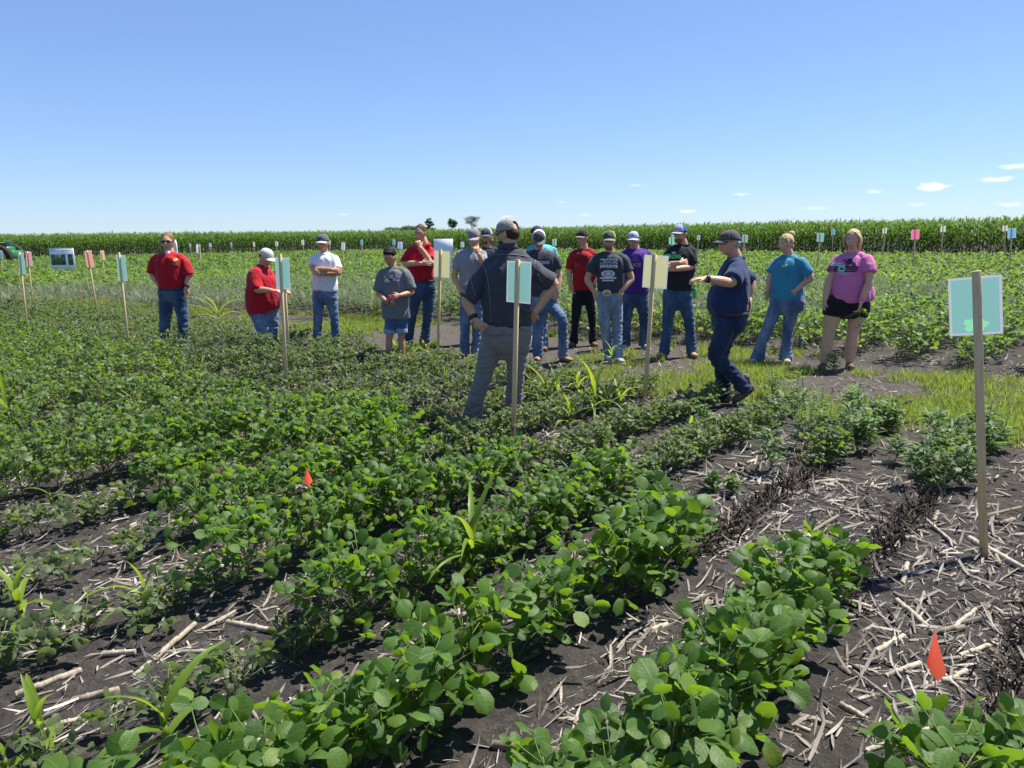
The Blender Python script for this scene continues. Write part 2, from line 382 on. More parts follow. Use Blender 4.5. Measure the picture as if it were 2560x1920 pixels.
# ------------------------------------------------------------------ soybeans
def soy_geo(pos, h, K, Lf, Wr, spread, cup, tone0, tint, nt, nu, stems=True, sk=4, updn=(.15, .55)):
    """pos (n,3); returns leaf arrays and stem arrays. K trifoliate leaves per plant"""
    n = len(pos); k = np.arange(K)
    fr = np.clip((k+.7)/K, 0, 1)[None]*np.ones((n, 1)) + rng.uniform(-.06, .06, (n, K))
    lean = rng.normal(0, .10, (n, 2))
    nodez = h[:, None]*fr*.72
    node = pos[:, None] + np.stack([lean[:, :1]*nodez, lean[:, 1:]*nodez, nodez], -1)
    az = rng.uniform(0, 6.28, (n, 1)) + k[None]*2.4 + rng.normal(0, .35, (n, K))
    elp = rng.uniform(.35, .95, (n, K)) + .25*fr
    pl = spread[:, None]*rng.uniform(.55, 1.1, (n, K))*(1.15-.45*fr)
    dh = np.stack([np.cos(az), np.sin(az), 0*az], -1)
    tip = node + dh*(np.cos(elp)*pl)[..., None] + np.array([0, 0, 1])*(np.sin(elp)*pl)[..., None]
    zmax = pos[:, None, 2]+h[:, None]*rng.uniform(.8, 1.12, (n, K)); tip[..., 2] = np.minimum(tip[..., 2], zmax)
    sz = Lf*rng.uniform(.72, 1.15, (n, K))*np.where(fr > .9, .75, 1)
    B, AZ, EL, LL, RO, TO = [], [], [], [], [], []
    to = rng.random((n, K))*.55 + tone0
    for j, (da, off, ls) in enumerate(((0, .35, 1.05), (1.35, .06, .95), (-1.35, .06, .95))):
        a = az + da + rng.normal(0, .22, (n, K)); d2 = np.stack([np.cos(az), np.sin(az), .2+0*az], -1)
        B.append((tip + d2*(off*sz)[..., None]).reshape(-1, 3)); AZ.append(a.ravel())
        EL.append(np.where(rng.random((n, K)) < .38, rng.uniform(.45, 1.35, (n, K)), rng.uniform(-updn[0]-.55, updn[1], (n, K))).ravel()); LL.append((sz*ls*rng.uniform(.88, 1.1, (n, K))).ravel()); RO.append(rng.normal(0, .62, (n, K)).ravel()); TO.append((to+rng.uniform(-.12, .22, (n, K))).ravel())
    B = np.concatenate(B); AZ, EL, LL, RO, TO = map(np.concatenate, (AZ, EL, LL, RO, TO))
    ti = np.tile(np.repeat(np.broadcast_to(tint, (n,)), K), 3) if tint is not None else np.zeros(len(AZ))
    yl = rng.random(len(AZ)) < .05; ti = np.where(yl, np.maximum(ti, .6), ti)
    ts = {6: [0, .14, .34, .58, .82, 1], 5: [0, .2, .48, .78, 1], 4: [0, .25, .65, 1], 3: [0.04, .45, 1]}[nt]
    lv = blades(B, AZ, EL, rng.uniform(.1, .7, len(AZ)), LL, LL*Wr*rng.uniform(.88, 1.1, len(AZ)), RO, nt, nu, 'soy',
                fold=rng.uniform(.02, .42, len(AZ)), cup=cup*rng.uniform(.3, 1.4, len(AZ)), tone=np.clip(TO, 0, 1), tint=ti, ts=ts, wav=.10 if nt >= 5 else 0)
    st = None
    if stems:
        top = pos + np.stack([lean[:, 0]*h*.75, lean[:, 1]*h*.75, h*.75], -1)
        p0 = np.concatenate([pos, node.reshape(-1, 3)]); p1 = np.concatenate([top, tip.reshape(-1, 3)])
        p0[:n, 2] -= .02
        ra = np.concatenate([np.full(n, .0042), np.full(n*K, .0022)])
        st = segs(p0, p1, ra, ra*.7, sk)
    return lv, st
KIND = {  # height, K, leaflet length, width ratio, spread, cup
 'healthy': (.43, 20, .070, .80, .185, .38), 'sparse': (.19, 13, .044, .84, .13, .45), 'lush': (.38, 26, .052, .86, .205, .5), 'stunt': (.25, 20, .040, .95, .15, .85), 'medium': (.32, 25, .046, .90, .26, .55)}
def zone(u, v):
    j = .25*pn2(u, v, .8, 5)
    k = np.full(u.shape, 'stunt', dtype='U8')
    right = v > -2.2
    e = np.where(v > -.6, 2.44, 3.3)+j*.5
    k[right & (u < e)] = 'healthy'; k[right & (u >= e) & (u < 5.25+j)] = 'none'
    lo = ~right
    k[lo & (u < 3.9+j*2)] = 'lush'; k[lo & (u < 1.55+.9*j-.12*np.minimum(0, v+2.6))] = 'sparse'
    far = lo & (v < -5.6+j) & (k != 'stunt'); k[far] = 'medium'
    k[(v < -6.5) & (u < 0)] = 'medium'
    return k
def soy_points():
    us, vs = [], []
    for r in range(-42, 5):
        v = ROWS0 + RSP*r
        u = np.arange(-26, ALLEY0, .095); u = u + rng.uniform(-.035, .035, len(u)); vv = v + rng.normal(0, .035, len(u))
        e = e0(vv) + .25*pn2(u, vv, .4, 9); k = u < e; us.append(u[k]); vs.append(vv[k])
    u, v = np.concatenate(us), np.concatenate(vs); xy = uv2xy(u, v)
    x, y = xy[:, 0], xy[:, 1]
    d = np.stack([x, y, np.full(len(x), .25)], 1) - CAMP; z = d@FW
    px = 1280+F*(d@RT)/np.maximum(z, .1); py = 960-F*(d@UP)/np.maximum(z, .1)
    ok = (z > 1.2) & (px > -330) & (px < 2890) & (py < 2330) & (y > .9)
    u, v, x, y, z = u[ok], v[ok], x[ok], y[ok], z[ok]
    # trampled clear around each standing foot, thin stands inside the sparse strip
    kd = zone(u, v); keep = kd != 'none'
    keep &= ~((kd == 'sparse') & (rng.random(len(u)) < .15)); keep &= rng.random(len(u)) > .05
    keep &= ~((v > -.6) & (u > 5) & (rng.random(len(u)) < .35))
    return u[keep], v[keep], x[keep], y[keep], z[keep], kd[keep]
FEET = []
SOY = soy_points()
PROTO = {}
def soy_proto(kind, i):
    h, K, Lf, Wr, sp, cup = KIND[kind]
    pos = np.zeros((1, 3)); lv, st = soy_geo(pos, np.array([h*rng.uniform(.85, 1.15)]), K, Lf, Wr, np.array([sp*rng.uniform(.9, 1.15)]), cup, .15, None, 6, 5, True, 6)
    return (MB().add(*st).mesh('stem', MAT['stem']), MB().add(*lv).mesh('foliage', MAT[{'healthy': 'soy', 'lush': 'soy', 'medium': 'med'}.get(kind, 'stunt')]))
def soybeans():
    u, v, x, y, z, kd = SOY
    ok = np.ones(len(u), bool)
    for fx, fy, fr in FEET: ok &= np.hypot(x-fx, y-fy) > fr
    u, v, x, y, z, kd = (a[ok] for a in (u, v, x, y, z, kd))
    g = gz(x, y); d3 = np.sqrt(x*x+y*y+HC*HC)
    # the 300 that show largest: size over distance, inside the frame
    pp = np.stack([x, y, np.full(len(x), .2)], 1)-CAMP; zz = pp@FW; px = 1280+F*(pp@RT)/zz; py = 960-F*(pp@UP)/zz
    hk = np.array([KIND[k][0] for k in kd])
    show = np.where((px > -60) & (px < 2620) & (py < 2010), hk/d3, 0)
    order = np.argsort(-show)[:300]; sel = np.zeros(len(u), bool); sel[order] = True
    LAB = {'healthy': ('leafy soybean plant with broad bright green leaves in the nearest rows', 'leafy soybean plants in the nearest rows'),
           'lush': ('leafy soybean plant with smaller rounded green leaves in the middle rows', 'leafy soybean plants in the middle rows'),
           'sparse': ('small drooping soybean plant with dull grey green leaves in the thin strip', 'thin small soybean plants among the residue'),
           'stunt': ('stunted soybean plant with small cupped leaves on the bare soil', 'stunted soybean plants'),
           'medium': ('mid sized soybean plant with dark rounded leaves', 'mid sized soybean plants')}
    for i in order:
        k = kd[i]
        if k not in PROTO: PROTO[k] = [soy_proto(k, j) for j in range(14 if k in ('healthy', 'lush') else 8)]
        s_, f_ = PROTO[k][rng.integers(len(PROTO[k]))]
        o = empty('soybean_plant', (x[i], y[i], g[i]), rng.uniform(0, 6.28)); s = rng.uniform(.82, 1.16); o.scale = (s, s, s*rng.uniform(.92, 1.08))
        o.rotation_euler = (rng.normal(0, .07), rng.normal(0, .07), rng.uniform(0, 6.28))
        tag(o, LAB[k][0], 'plant', LAB[k][1])
        link(bpy.data.objects.new('stem', s_), o); link(bpy.data.objects.new('foliage', f_), o)
    mb = MB()
    rest = ~sel
    for k in KIND:
        h, K, Lf, Wr, sp, cup = KIND[k]
        for lo, hi, nt_, nu_, st_ in ((0, 6.5, 5, 5, True), (6.5, 12, 4, 3, True), (12, 99, 3, 3, False)):
            s = rest & (kd == k) & (z >= lo) & (z < hi)
            if not s.any(): continue
            nn = s.sum(); pos = np.stack([x[s], y[s], g[s]], 1)
            xs, ys = x[s], y[s]; tall = np.clip((-3.7-xs)/.6, 0, 1)*np.clip((ys-5.5)/2, 0, 1); tall = np.maximum(tall, ((xs > -3.5) & (xs < -2.1) & (ys > 8.6))*.8)
            sc = rng.uniform(.8, 1.15, nn)*(1+.25*pn2(u[s], v[s], .6, 2))*(1+(.75 if k == 'stunt' else .30)*tall)
            tint = np.clip(.9*pn2(u[s], v[s], .35, 4)-.1, 0, .5)
            Kk = K if lo < 12 else max(7, K-3); Lx = Lf if lo < 12 else Lf*1.2
            lv, st = soy_geo(pos, h*sc, Kk, Lx, Wr, sp*sc, cup, .1, tint, nt_, nu_, st_)
            mb.add(*lv, m={'healthy': 0, 'lush': 0, 'medium': 3}.get(k, 1))
            if st is not None: mb.add(*st, m=2)
    o = mb.build('soybean_rows', [MAT['soy'], MAT['stunt'], MAT['stem'], MAT['med']])
    tag(o, 'closed rows of soybean foliage filling the left of the field', 'soybeans', kind='stuff')
def far_soy():
    """the second tier of plots, from the alley back to the maize"""
    mb = MB()
    us, vs = [], []
    for r in range(-95, 30):
        v = ROWS0 + RSP*r
        u = np.arange(e1(v)+.15, 75, .125); us.append(u+rng.uniform(-.06, .06, len(u))); vs.append(v+rng.normal(0, .05, len(u)))
    u, v = np.concatenate(us), np.concatenate(vs); u = u + .25*pn2(v, v, .5, 1)
    xy = uv2xy(u, v); x, y = xy[:, 0], xy[:, 1]
    d = np.stack([x, y, np.full(len(x), .3)], 1)-CAMP; z = d@FW; px = 1280+F*(d@RT)/np.maximum(z, .1)
    ok = (z > 5) & (px > -250) & (px < 2810) & (y < corn_edge(px)-.8) & (y > 6)
    u, v, x, y, z = u[ok], v[ok], x[ok], y[ok], z[ok]
    edge = corn_edge(1280+F*x/np.maximum(y, .1)) - y
    for lo, hi, thin, K, Lf, nt_, nu_, st_ in ((0, 13, 1., 13, .070, 4, 3, True), (13, 20, .9, 11, .080, 3, 3, False), (20, 34, .5, 9, .110, 3, 3, False), (34, 99, .33, 8, .16, 3, 2, False)):
        s = (z >= lo) & (z < hi) & (rng.random(len(z)) < thin)
        if not s.any(): continue
        n = s.sum(); pos = np.stack([x[s], y[s], np.zeros(n)], 1)
        hh = .60*(1+.30*pn2(u[s], v[s], .22, 6))*rng.uniform(.85, 1.12, n)
        tint = np.clip(-.04+1.1*pn2(u[s], v[s], .17, 11)+np.clip(1-edge[s]/9, 0, 1)*.4, 0, .8)
        lv, st = soy_geo(pos, hh, K, Lf, .86, np.full(n, .25), .45, .15, tint, nt_, nu_, st_)
        mb.add(*lv)
        if st is not None: mb.add(*st, m=1)
    o = mb.build('soybean_plots', [MAT['soyfar'], MAT['stem']])
    tag(o, 'second tier of soybean plots between the grassy alley and the tall corn', 'soybeans', kind='stuff')
    # feathery grey green weeds over parts of those plots
    mb = MB()
    for (cx, cy, rx, ry, n) in [(-5.5, 20, 4.5, 5.0, 2600), (-2, 17, 2.0, 2.5, 700), (7.2, 17.5, 2.5, 3.2, 900), (-12, 19, 2.5, 3, 500), (2.5, 14.5, 3, 2, 500), (3.6, 13.2, 2.4, 1.6, 400)]:
        r = np.sqrt(rng.random(n)); a = rng.uniform(0, 6.28, n); bx, by = cx+rx*r*np.cos(a), cy+ry*r*np.sin(a)
        kk = 7; b = np.repeat(np.stack([bx, by, np.full(n, .25)], 1), kk, 0); b[:, 2] += rng.uniform(0, .22, len(b)); m_ = len(b)
        mb.add(*blades(b, rng.uniform(0, 6.28, m_), rng.uniform(.5, 1.4, m_), rng.uniform(.2, 1.1, m_), rng.uniform(.14, .30, m_), rng.uniform(.008, .018, m_), rng.normal(0, .5, m_), 4, 2, 'grass'))
    tag(mb.build('weeds', MAT['greyweed']), 'feathery grey green weeds over the second tier of plots', 'weeds', kind='stuff')

# ------------------------------------------------------------------ maize field behind
def corn_edge(px): return np.interp(px, [-600, 0, 400, 700, 1000, 1300, 1560, 1800, 2100, 2400, 2900], [58, 58, 62, 66, 68, 62, 55, 49, 43, 38.5, 33])
def maize():
    mb = MB(); P_ = np.linspace(-420, 2980, 600)
    pts = np.array([[ (p-1280)/F*corn_edge(p), corn_edge(p)] for p in P_])
    seg = np.linalg.norm(np.diff(pts, axis=0), axis=1); cum = np.concatenate([[0], np.cumsum(seg)]); tot = cum[-1]
    for r in range(40):
        sp = .18 if r < 6 else (.26 if r < 16 else .5)
        s = np.arange(0, tot, sp); s = s + rng.uniform(-.06, .06, len(s))
        x = np.interp(s, cum, pts[:, 0]); y = np.interp(s, cum, pts[:, 1]) + r*RSP*(1 if r < 16 else 1.6) - (0 if r < 16 else 7.5)
        n = len(x); h = 2.35*(1+.05*pn2(x, y, .12, 3)+.05*pn2(x, y, .9, 8))*rng.uniform(.90, 1.08, n)*(1-.06*(r == 0))
        base = np.stack([x, y, np.zeros(n)], 1)
        K = 12 if r < 3 else (8 if r < 6 else 5); f0 = .06 if r < 3 else (.35 if r < 6 else .62)
        fr = f0 + (1-f0)*(np.arange(K)+.5)/K; fr = fr[None]+rng.uniform(-.03, .03, (n, K))
        b = np.repeat(base, K, 0); b[:, 2] = (h[:, None]*fr*.86).ravel(); m_ = n*K
        az = (rng.uniform(0, 6.28, (n, 1)) + np.pi*np.arange(K)[None] + rng.normal(0, .5, (n, K))).ravel()
        frr = fr.ravel(); Lf = rng.uniform(.55, .85, m_)*(1-.35*np.abs(frr-.55))*np.where(frr > .85, .68, 1); bend = rng.uniform(1.0, 2.4, m_)*(1.12-.62*frr)
        big = 1 if r < 10 else 1.5
        tint = np.clip((frr-.55)*.9+rng.normal(0, .12, m_), 0, 1)
        mb.add(*blades(b, az, rng.uniform(.85, 1.35, m_), bend, Lf, rng.uniform(.065, .09, m_)*big, rng.normal(0, .3, m_), 5 if r < 4 else 4, 3 if r < 4 else 2, 'corn', fold=.3, tint=tint))
        if r < 6:
            t = base.copy(); t[:, 2] = h*.9; mb.add(*segs(base, t, .012, .006, 4, tone=.2, tint=0))
    tag(mb.build('maize_field', MAT['maize']), 'tall dense green corn closing off the field at the back', 'cornfield', kind='stuff')

# ------------------------------------------------------------------ residue, dead stubble, grass
def residue():
    mb = MB()
    def scatter(n, xr, yr):
        x, y = rng.uniform(*xr, n), rng.uniform(*yr, n); u = x*FU[0]+y*FU[1]; v = x*FV[0]+y*FV[1]; return x, y, u, v
    x, y, u, v = scatter(240000, (-6.5, 6.5), (1.2, 11.5))
    d = np.hypot(x, y)
    rowd = np.abs((v-ROWS0+RSP/2) % RSP - RSP/2)
    k = zone(u, v); dens = np.where(k == 'none', 1.0, np.where(rowd > .2, .75, .25))
    dens = np.where((u > e0(v)) & (u < e1(v)), .22, dens); dens = np.where(((k == 'healthy') | (k == 'lush')) & (rowd < .2), .15, dens)
    dens = np.where((v > -.6) & (u > 3.3), 1.0, dens)
    dens *= np.clip(.75+1.1*pn2(x, y, 1.3, 8), .15, 1.0)*np.clip(9.0/np.maximum(d, 2.2)**1.35, .1, 1)
    ok = (rng.random(len(x)) < dens) & (np.abs(x) < .75*y+.8)
    x, y = x[ok], y[ok]; n = len(x); g = gz(x, y)
    s = rng.random(n)**3
    Lf = .012+.17*s; W = np.clip(Lf*rng.uniform(.04, .17, n), .002, .014)
    b = np.stack([x, y, g-.003+rng.random(n)**2*.024], 1)
    az = np.where(rng.random(n) < .45, R_(48)+rng.normal(0, .45, n), rng.uniform(0, 6.28, n)); h2 = np.arange(n) % 2 == 0; e_ = rng.normal(.02, .12, n); bd = rng.normal(.05, .5, n); ro = rng.normal(0, .5, n); tn = rng.random(n)**2.1
    for q, pf in ((h2, 'husk'), (~h2, 'lance')): mb.add(*blades(b[q], az[q], e_[q], bd[q], Lf[q], W[q]*(1 if pf == 'husk' else .9), ro[q], 4, 3, pf, fold=rng.uniform(-.6, .6, q.sum()), tone=tn[q]))
    # short broken stalk chips
    m_ = 1000; i = rng.choice(n, m_, False); a = rng.uniform(0, 6.28, m_); l = rng.uniform(.04, .15, m_); r = rng.uniform(.004, .0095, m_)
    p0 = np.stack([x[i], y[i], g[i]+r*.25], 1); p1 = p0+np.stack([np.cos(a)*l, np.sin(a)*l, rng.normal(0, .04, m_)*l], 1); mb.add(*segs(p0, p1, r, r*.9, 6))
    tag(mb.build('dry_residue', MAT['straw'], smooth=False), 'pale dry corn residue littering the dark soil', 'residue', kind='stuff')
def clods():
    mb = MB(); n = 4200; x, y = rng.uniform(-5, 5.5, n), rng.uniform(1.5, 9, n); ok = (np.abs(x) < .75*y+.7) & (rng.random(n) < np.clip(4.2/y, 0, 1)); x, y = x[ok], y[ok]; n = len(x)
    r = .004+.020*rng.random(n)**3; g = gz(x, y); t = np.array([[1, 0, 0], [-1, 0, 0], [0, 1, 0], [0, -1, 0], [0, 0, 1], [.7, .7, .5], [-.7, .7, .5], [.7, -.7, .5], [-.7, -.7, .5]])
    V = np.stack([x, y, g], 1)[:, None]+t[None]*r[:, None, None]*rng.uniform(.6, 1.3, (n, 9, 1))*np.array([1, 1, .7])
    q = np.array([[0, 5, 4, 7], [1, 8, 4, 6], [2, 6, 4, 5], [3, 7, 4, 8]]); mb.add(V, (np.arange(n)[:, None, None]*9+q[None]))
    tag(mb.build('soil_clods', MAT['soil'], smooth=False), 'small dark clods scattered over the bare soil', 'soil clods', kind='stuff')
def dead_rows():
    mb = MB()
    for r in range(-2, 4):
        v0 = ROWS0+RSP*r
        n = 2000; u = rng.uniform(2.4, 5.5, n); v = v0+rng.normal(0, .045, n)
        xy = uv2xy(u, v); k = zone(u, v) == 'none'; xy = xy[k]; n = len(xy)
        if n < 5: continue
        b = np.stack([xy[:, 0], xy[:, 1], gz(xy[:, 0], xy[:, 1])], 1)
        mb.add(*blades(b, rng.uniform(0, 6.28, n), rng.uniform(.5, 1.5, n), rng.uniform(.2, 1.6, n), rng.uniform(.04, .14, n), rng.uniform(.004, .014, n), rng.normal(0, .6, n), 4, 2, 'lance'))
    tag(mb.build('dead_stubble', MAT['dead']), 'blackened stubble of dead soybean rows on the bare strip', 'stubble', kind='stuff')
def grass():
    mb = MB()
    n = 330000; v = rng.uniform(-34, 4, n); a, b = e0(v)-.5, e1(v)+.25; u = a+(b-a)*rng.random(n)
    xy = uv2xy(u, v); x, y = xy[:, 0], xy[:, 1]
    d = 1.5*pn2(x, y, .75, 13)+.9*pn2(x, y, 2.3, 3)+.7*pn2(x, y, 6, 4)
    bias = np.where(x > 2.3, .12, np.where(x < -2.6, .16, np.where(x > -1.2, -.42, -.12)))
    d = np.clip((d+bias)*1.5, 0, .8)*np.clip((u-a)/.5, 0, 1)*np.clip((b-u)/.6, 0, 1)
    z = y*.98; ok = (rng.random(n) < d) & (np.abs(x) < .8*y+1) & (y > 4)
    for fx, fy, fr in FEET: ok &= np.hypot(x-fx, y-fy) > fr*.6
    x, y, z = x[ok], y[ok], z[ok]; kk = 3; n = len(x)
    b = np.repeat(np.stack([x, y, gz(x, y)-.005], 1), kk, 0)+np.concatenate([rng.normal(0, .02, (n*kk, 2)), np.zeros((n*kk, 1))], 1); m_ = len(b)
    mb.add(*blades(b, rng.uniform(0, 6.28, m_), rng.uniform(.95, 1.5, m_), rng.uniform(.0, .8, m_), rng.uniform(.05, .15, m_), rng.uniform(.005, .010, m_)*np.clip(b[:, 1]/9, 1, 2), rng.normal(0, .5, m_), 3, 2, 'grass', tint=rng.random(m_)**1.3))
    tag(mb.build('grass', MAT['grass']), 'patchy yellow green grass along the alley between the plots', 'grass', kind='stuff')

# ------------------------------------------------------------------ dry stalks, volunteer corn, broadleaf weeds
def stalk_piece(i):
    r = .010+.004*rng.random(); l = 1.0; mb = MB(); k = 10; rings = []
    ts = [0, .02, .3, .33, .36, .65, .68, .71, .98, 1]; rs = [.7, 1, .96, 1.18, .98, .95, 1.15, .95, .9, .6]
    off = rng.normal(0, .002, (len(ts), 2))*np.array([1, .3])
    for t, s in zip(ts, rs):
        th = np.arange(k)*2*np.pi/k; rr = r*s*(1-.12*np.cos(2*th))
        rings.append(np.stack([np.full(k, t-.5), rr*np.cos(th), rr*np.sin(th)+0], 1)+np.array([0, off[ts.index(t), 0], off[ts.index(t), 1]]))
    V = np.concatenate(rings); Q = []
    for a in range(len(ts)-1):
        for j in range(k): Q.append([a*k+j, a*k+(j+1) % k, (a+1)*k+(j+1) % k, (a+1)*k+j])
    for o_ in (0, (len(ts)-1)*k): Q += [[o_, o_+1, o_+2, o_+3], [o_, o_+3, o_+4, o_+9], [o_+4, o_+5, o_+8, o_+9], [o_+5, o_+6, o_+7, o_+8]]
    A = np.tile([rng.random(), 0, 0, 0], (len(V), 1)); mb.add(V, Q, A); return mb.mesh('corn_stalk', MAT['stalk']), r
def stalks():
    pr = [stalk_piece(i) for i in range(8)]
    spec = [((2165, 1890), (2345, 1815), 'longest pale dry corn stalk lying below the orange flag'), ((2000, 1345), (2096, 1293), 'pale broken corn stalk lying left of the big green sign stake'),
            ((2098, 1268), (2170, 1297), 'grey split corn stalk beside the dead stubble row'), ((1810, 1170), (1880, 1195), None), ((2330, 1715), (2420, 1675), 'thick dry corn stalk right behind the orange flag'),
            ((2240, 1500), (2330, 1575), None), ((2370, 1580), (2440, 1520), None), ((560, 1545), (690, 1575), 'dark weathered corn stalk between the thin rows'), ((450, 1630), (610, 1625), 'long straight corn stalk between two thin rows'),
            ((255, 1635), (340, 1632), None), ((330, 1690), (490, 1560), 'slanting pale corn stalk in the thin strip'), ((40, 1750), (205, 1680), None), ((180, 1755), (300, 1730), None), ((140, 1815), (240, 1790), None),
            ((560, 1890), (690, 1840), 'pale corn stalk emerging from the leafy row'), ((1230, 1870), (1400, 1885), 'pale corn stalk lying between the two nearest leafy rows'), ((1610, 1585), (1670, 1565), None), ((1440, 1820), (1520, 1815), None),
            ((2420, 1350), (2560, 1430), None), ((2310, 1300), (2390, 1370), None), ((2450, 1290), (2560, 1260), None), ((2180, 1350), (2290, 1345), None), ((2000, 1210), (2100, 1200), None), ((1760, 1240), (1850, 1290), None),
            ((2080, 1490), (2180, 1520), None), ((2400, 1640), (2500, 1600), None), ((2190, 1630), (2260, 1590), None), ((2500, 1700), (2560, 1740), None), ((2215, 1690), (2300, 1665), None), ((2100, 1760), (2170, 1800), None),
            ((2180, 1160), (2240, 1155), None), ((1700, 1185), (1765, 1195), None), ((1480, 1200), (1545, 1215), None), ((1560, 1150), (1640, 1140), None)]
    for i in range(70):
        u = np.array([rng.uniform(3.3, 5.6)]); v = np.array([rng.uniform(-2.3, .9)]); q = uv2xy(u, v)[0]; a = rng.uniform(0, 3.14); l = rng.uniform(.07, .26)
        spec.append((q, q+l*np.array([math.cos(a), math.sin(a)]), None))
    for a, b, lab in spec:
        p, q = (G(*a), G(*b)) if isinstance(a, tuple) else (np.append(a, 0), np.append(b, 0)); l = np.linalg.norm(q-p); c = (p+q)/2; me, r = pr[rng.integers(8)]
        o = link(bpy.data.objects.new('corn_stalk', me)); o.location = (c[0], c[1], float(gz(np.array([c[0]]), np.array([c[1]]))[0])+r*.7)
        s = rng.uniform(.8, 1.25); o.scale = (l, s, s); o.rotation_euler = (rng.uniform(0, .4), rng.normal(0, .04), math.atan2(q[1]-p[1], q[0]-p[0]))
        tag(o, lab or 'dry broken corn stalk lying on the dark soil', 'corn stalk', 'dry corn stalks lying on the soil')
def corn_plant(base, h, n, lean=0.0, label=None, tint=.3, wid=1.0):
    o = empty('corn_plant', base); hs = h*.45
    mb = MB(); k = 5; zs = np.linspace(-.02, hs, k); p = np.stack([lean*zs*.5, 0*zs, zs], 1)
    mb.add(*segs(p[:-1], p[1:], np.linspace(.011, .008, k-1)*wid, np.linspace(.010, .006, k-1)*wid, 6, tone=.6, tint=.5)); mb.build('stalk', MAT['corn'], o)
    n = n+1; fr = np.linspace(.25, 1.0, n); az = rng.uniform(0, 6.28)+np.pi*np.arange(n)+rng.normal(0, .45, n)
    b = np.stack([lean*fr*hs*.5, 0*fr, fr*hs], 1)
    lv = MB(); lv.add(*blades(b, az, np.interp(fr, [.25, 1], [.70, 1.35])+rng.normal(0, .12, n), np.interp(fr, [.25, 1], [2.3, .8])*rng.uniform(.7, 1.25, n), h*rng.uniform(.7, 1.05, n)*np.interp(fr, [.25, .7, 1], [.75, 1.05, .75]),
          wid*.029*rng.uniform(.75, 1.15, n), rng.normal(0, .2, n), 10, 3, 'corn', fold=.35, tint=np.full(n, tint), wav=.12))
    lv.build('leaves', MAT['corn'], o)
    return tag(o, label, 'corn plant', 'volunteer corn plants in the plots')
def volunteers():
    L_ = [((62, 1570), 1335, 6, 'pale corn plant with a thick stem at the left edge behind the residue'), ((368, 1545), 1318, 5, 'corn plant with one long leaf reaching left between the thin rows'),
          ((125, 1865), 1655, 6, 'corn plant with arching leaves low in the bottom left corner'), ((425, 1875), 1600, 5, 'slender corn plant beside a grass blade in the bottom strip'), ((8, 1960), 1780, 4, 'corn plant half cut off by the bottom left corner'),
          ((1178, 1470), 1245, 8, 'largest corn plant standing among the leafy soybean rows'), ((1368, 1040), 905, 6, 'corn plant with upright leaves right of the big grey jacket man'), ((1420, 1075), 990, 5, 'short corn seedling right of the nearest teal sign stake'),
          ((1484, 1050), 915, 6, 'corn plant left of the yellow sign stake'), ((1556, 1025), 940, 6, 'corn plant leaning towards the nearest yellow sign stake'), ((1527, 918), 855, 6, 'corn plant at the feet of the man with the oval buckle'),
          ((1718, 1120), 1040, 5, 'small corn plant in the weedy strip below the walking man'), ((345, 1045), 955, 6, 'corn plant with broad leaves among closed soybeans below the left teal sign'), ((35, 1090), 930, 6, 'yellowish corn plant at the left edge above the thin strip'),
          ((90, 960), 885, 5, None), ((320, 885), 830, 5, None), ((235, 850), 815, 4, None), ((478, 850), 805, 4, 'corn plant beside the legs of the man with hands in pockets'), ((870, 850), 795, 5, 'corn plant in front of the man in the white shirt'),
          ((990, 905), 840, 5, 'corn plant in front of the bare legs of the boy'), ((1030, 915), 865, 5, None), ((1090, 930), 865, 4, None), ((1010, 1150), 1100, 3, None), ((2300, 865), 790, 8, 'bright bushy corn clump at the edge left of the big green sign'), ((2330, 860), 800, 6, None), ((2275, 868), 800, 6, None),
          ((1910, 835), 775, 5, 'corn seedling between the walking man and the woman in teal'), ((700, 880), 820, 4, None), ((505, 930), 880, 4, None), ((150, 905), 860, 4, None), ((560, 850), 815, 4, None), ((2040, 850), 790, 5, None), ((160, 1180), 1110, 4, None), ((130, 1265), 1210, 3, None)]
    for (bx, by, hh) in ((1330, 1010, 90), (1395, 1010, 80), (1450, 1000, 70), (1515, 1040, 90), (1590, 1075, 60), (1240, 1020, 50), (20, 1010, 90), (75, 1040, 70), (15, 960, 60), (190, 1000, 50), (265, 960, 50), (400, 960, 60), (610, 940, 50), (760, 930, 50), (1640, 1050, 55), (930, 915, 50), (1060, 905, 55), (1110, 960, 40)):
        L_.append(((bx, by), by-hh, 5, None))
    for (bx, by), ty, n, lab in L_:
        b = G(bx, by); top = P(bx, ty, b[1]); h = (top[2])*1.0
        corn_plant((b[0], b[1], float(gz(b[:1], b[1:2])[0])), max(.20, h*(1.2 if by < 1500 else .82)), n, rng.normal(0, .25), lab or 'small volunteer corn plant poking out of the soybeans', rng.uniform(.05, .45), .75+.5*min(1, h/.4))
    # more volunteers over the second tier
    pts = []
    for (cx, cy, r, n) in [(3.3, 16.5, 1.6, 8), (9.5, 19, 1.6, 6), (4.5, 24, 3, 8), (-14, 27, 3, 8), (-1.6, 16, 1.8, 7), (-4.5, 14.8, 1.2, 5), (10, 31, 2.5, 8), (15.5, 29, 2.5, 8), (2.2, 13.0, .5, 6), (-9.5, 31, 3, 8), (6.4, 12.8, .8, 5)]:
        for k in range(max(2, n//2)): pts.append((cx+rng.normal(0, r*.6), cy+rng.normal(0, r*.6)))
    pr = [corn_plant((x, y, 0), rng.uniform(.60, .78), 9, rng.normal(0, .2), 'yellow green volunteer corn plant standing above the second tier of soybeans', .8, 1.5) for x, y in pts[:6]]
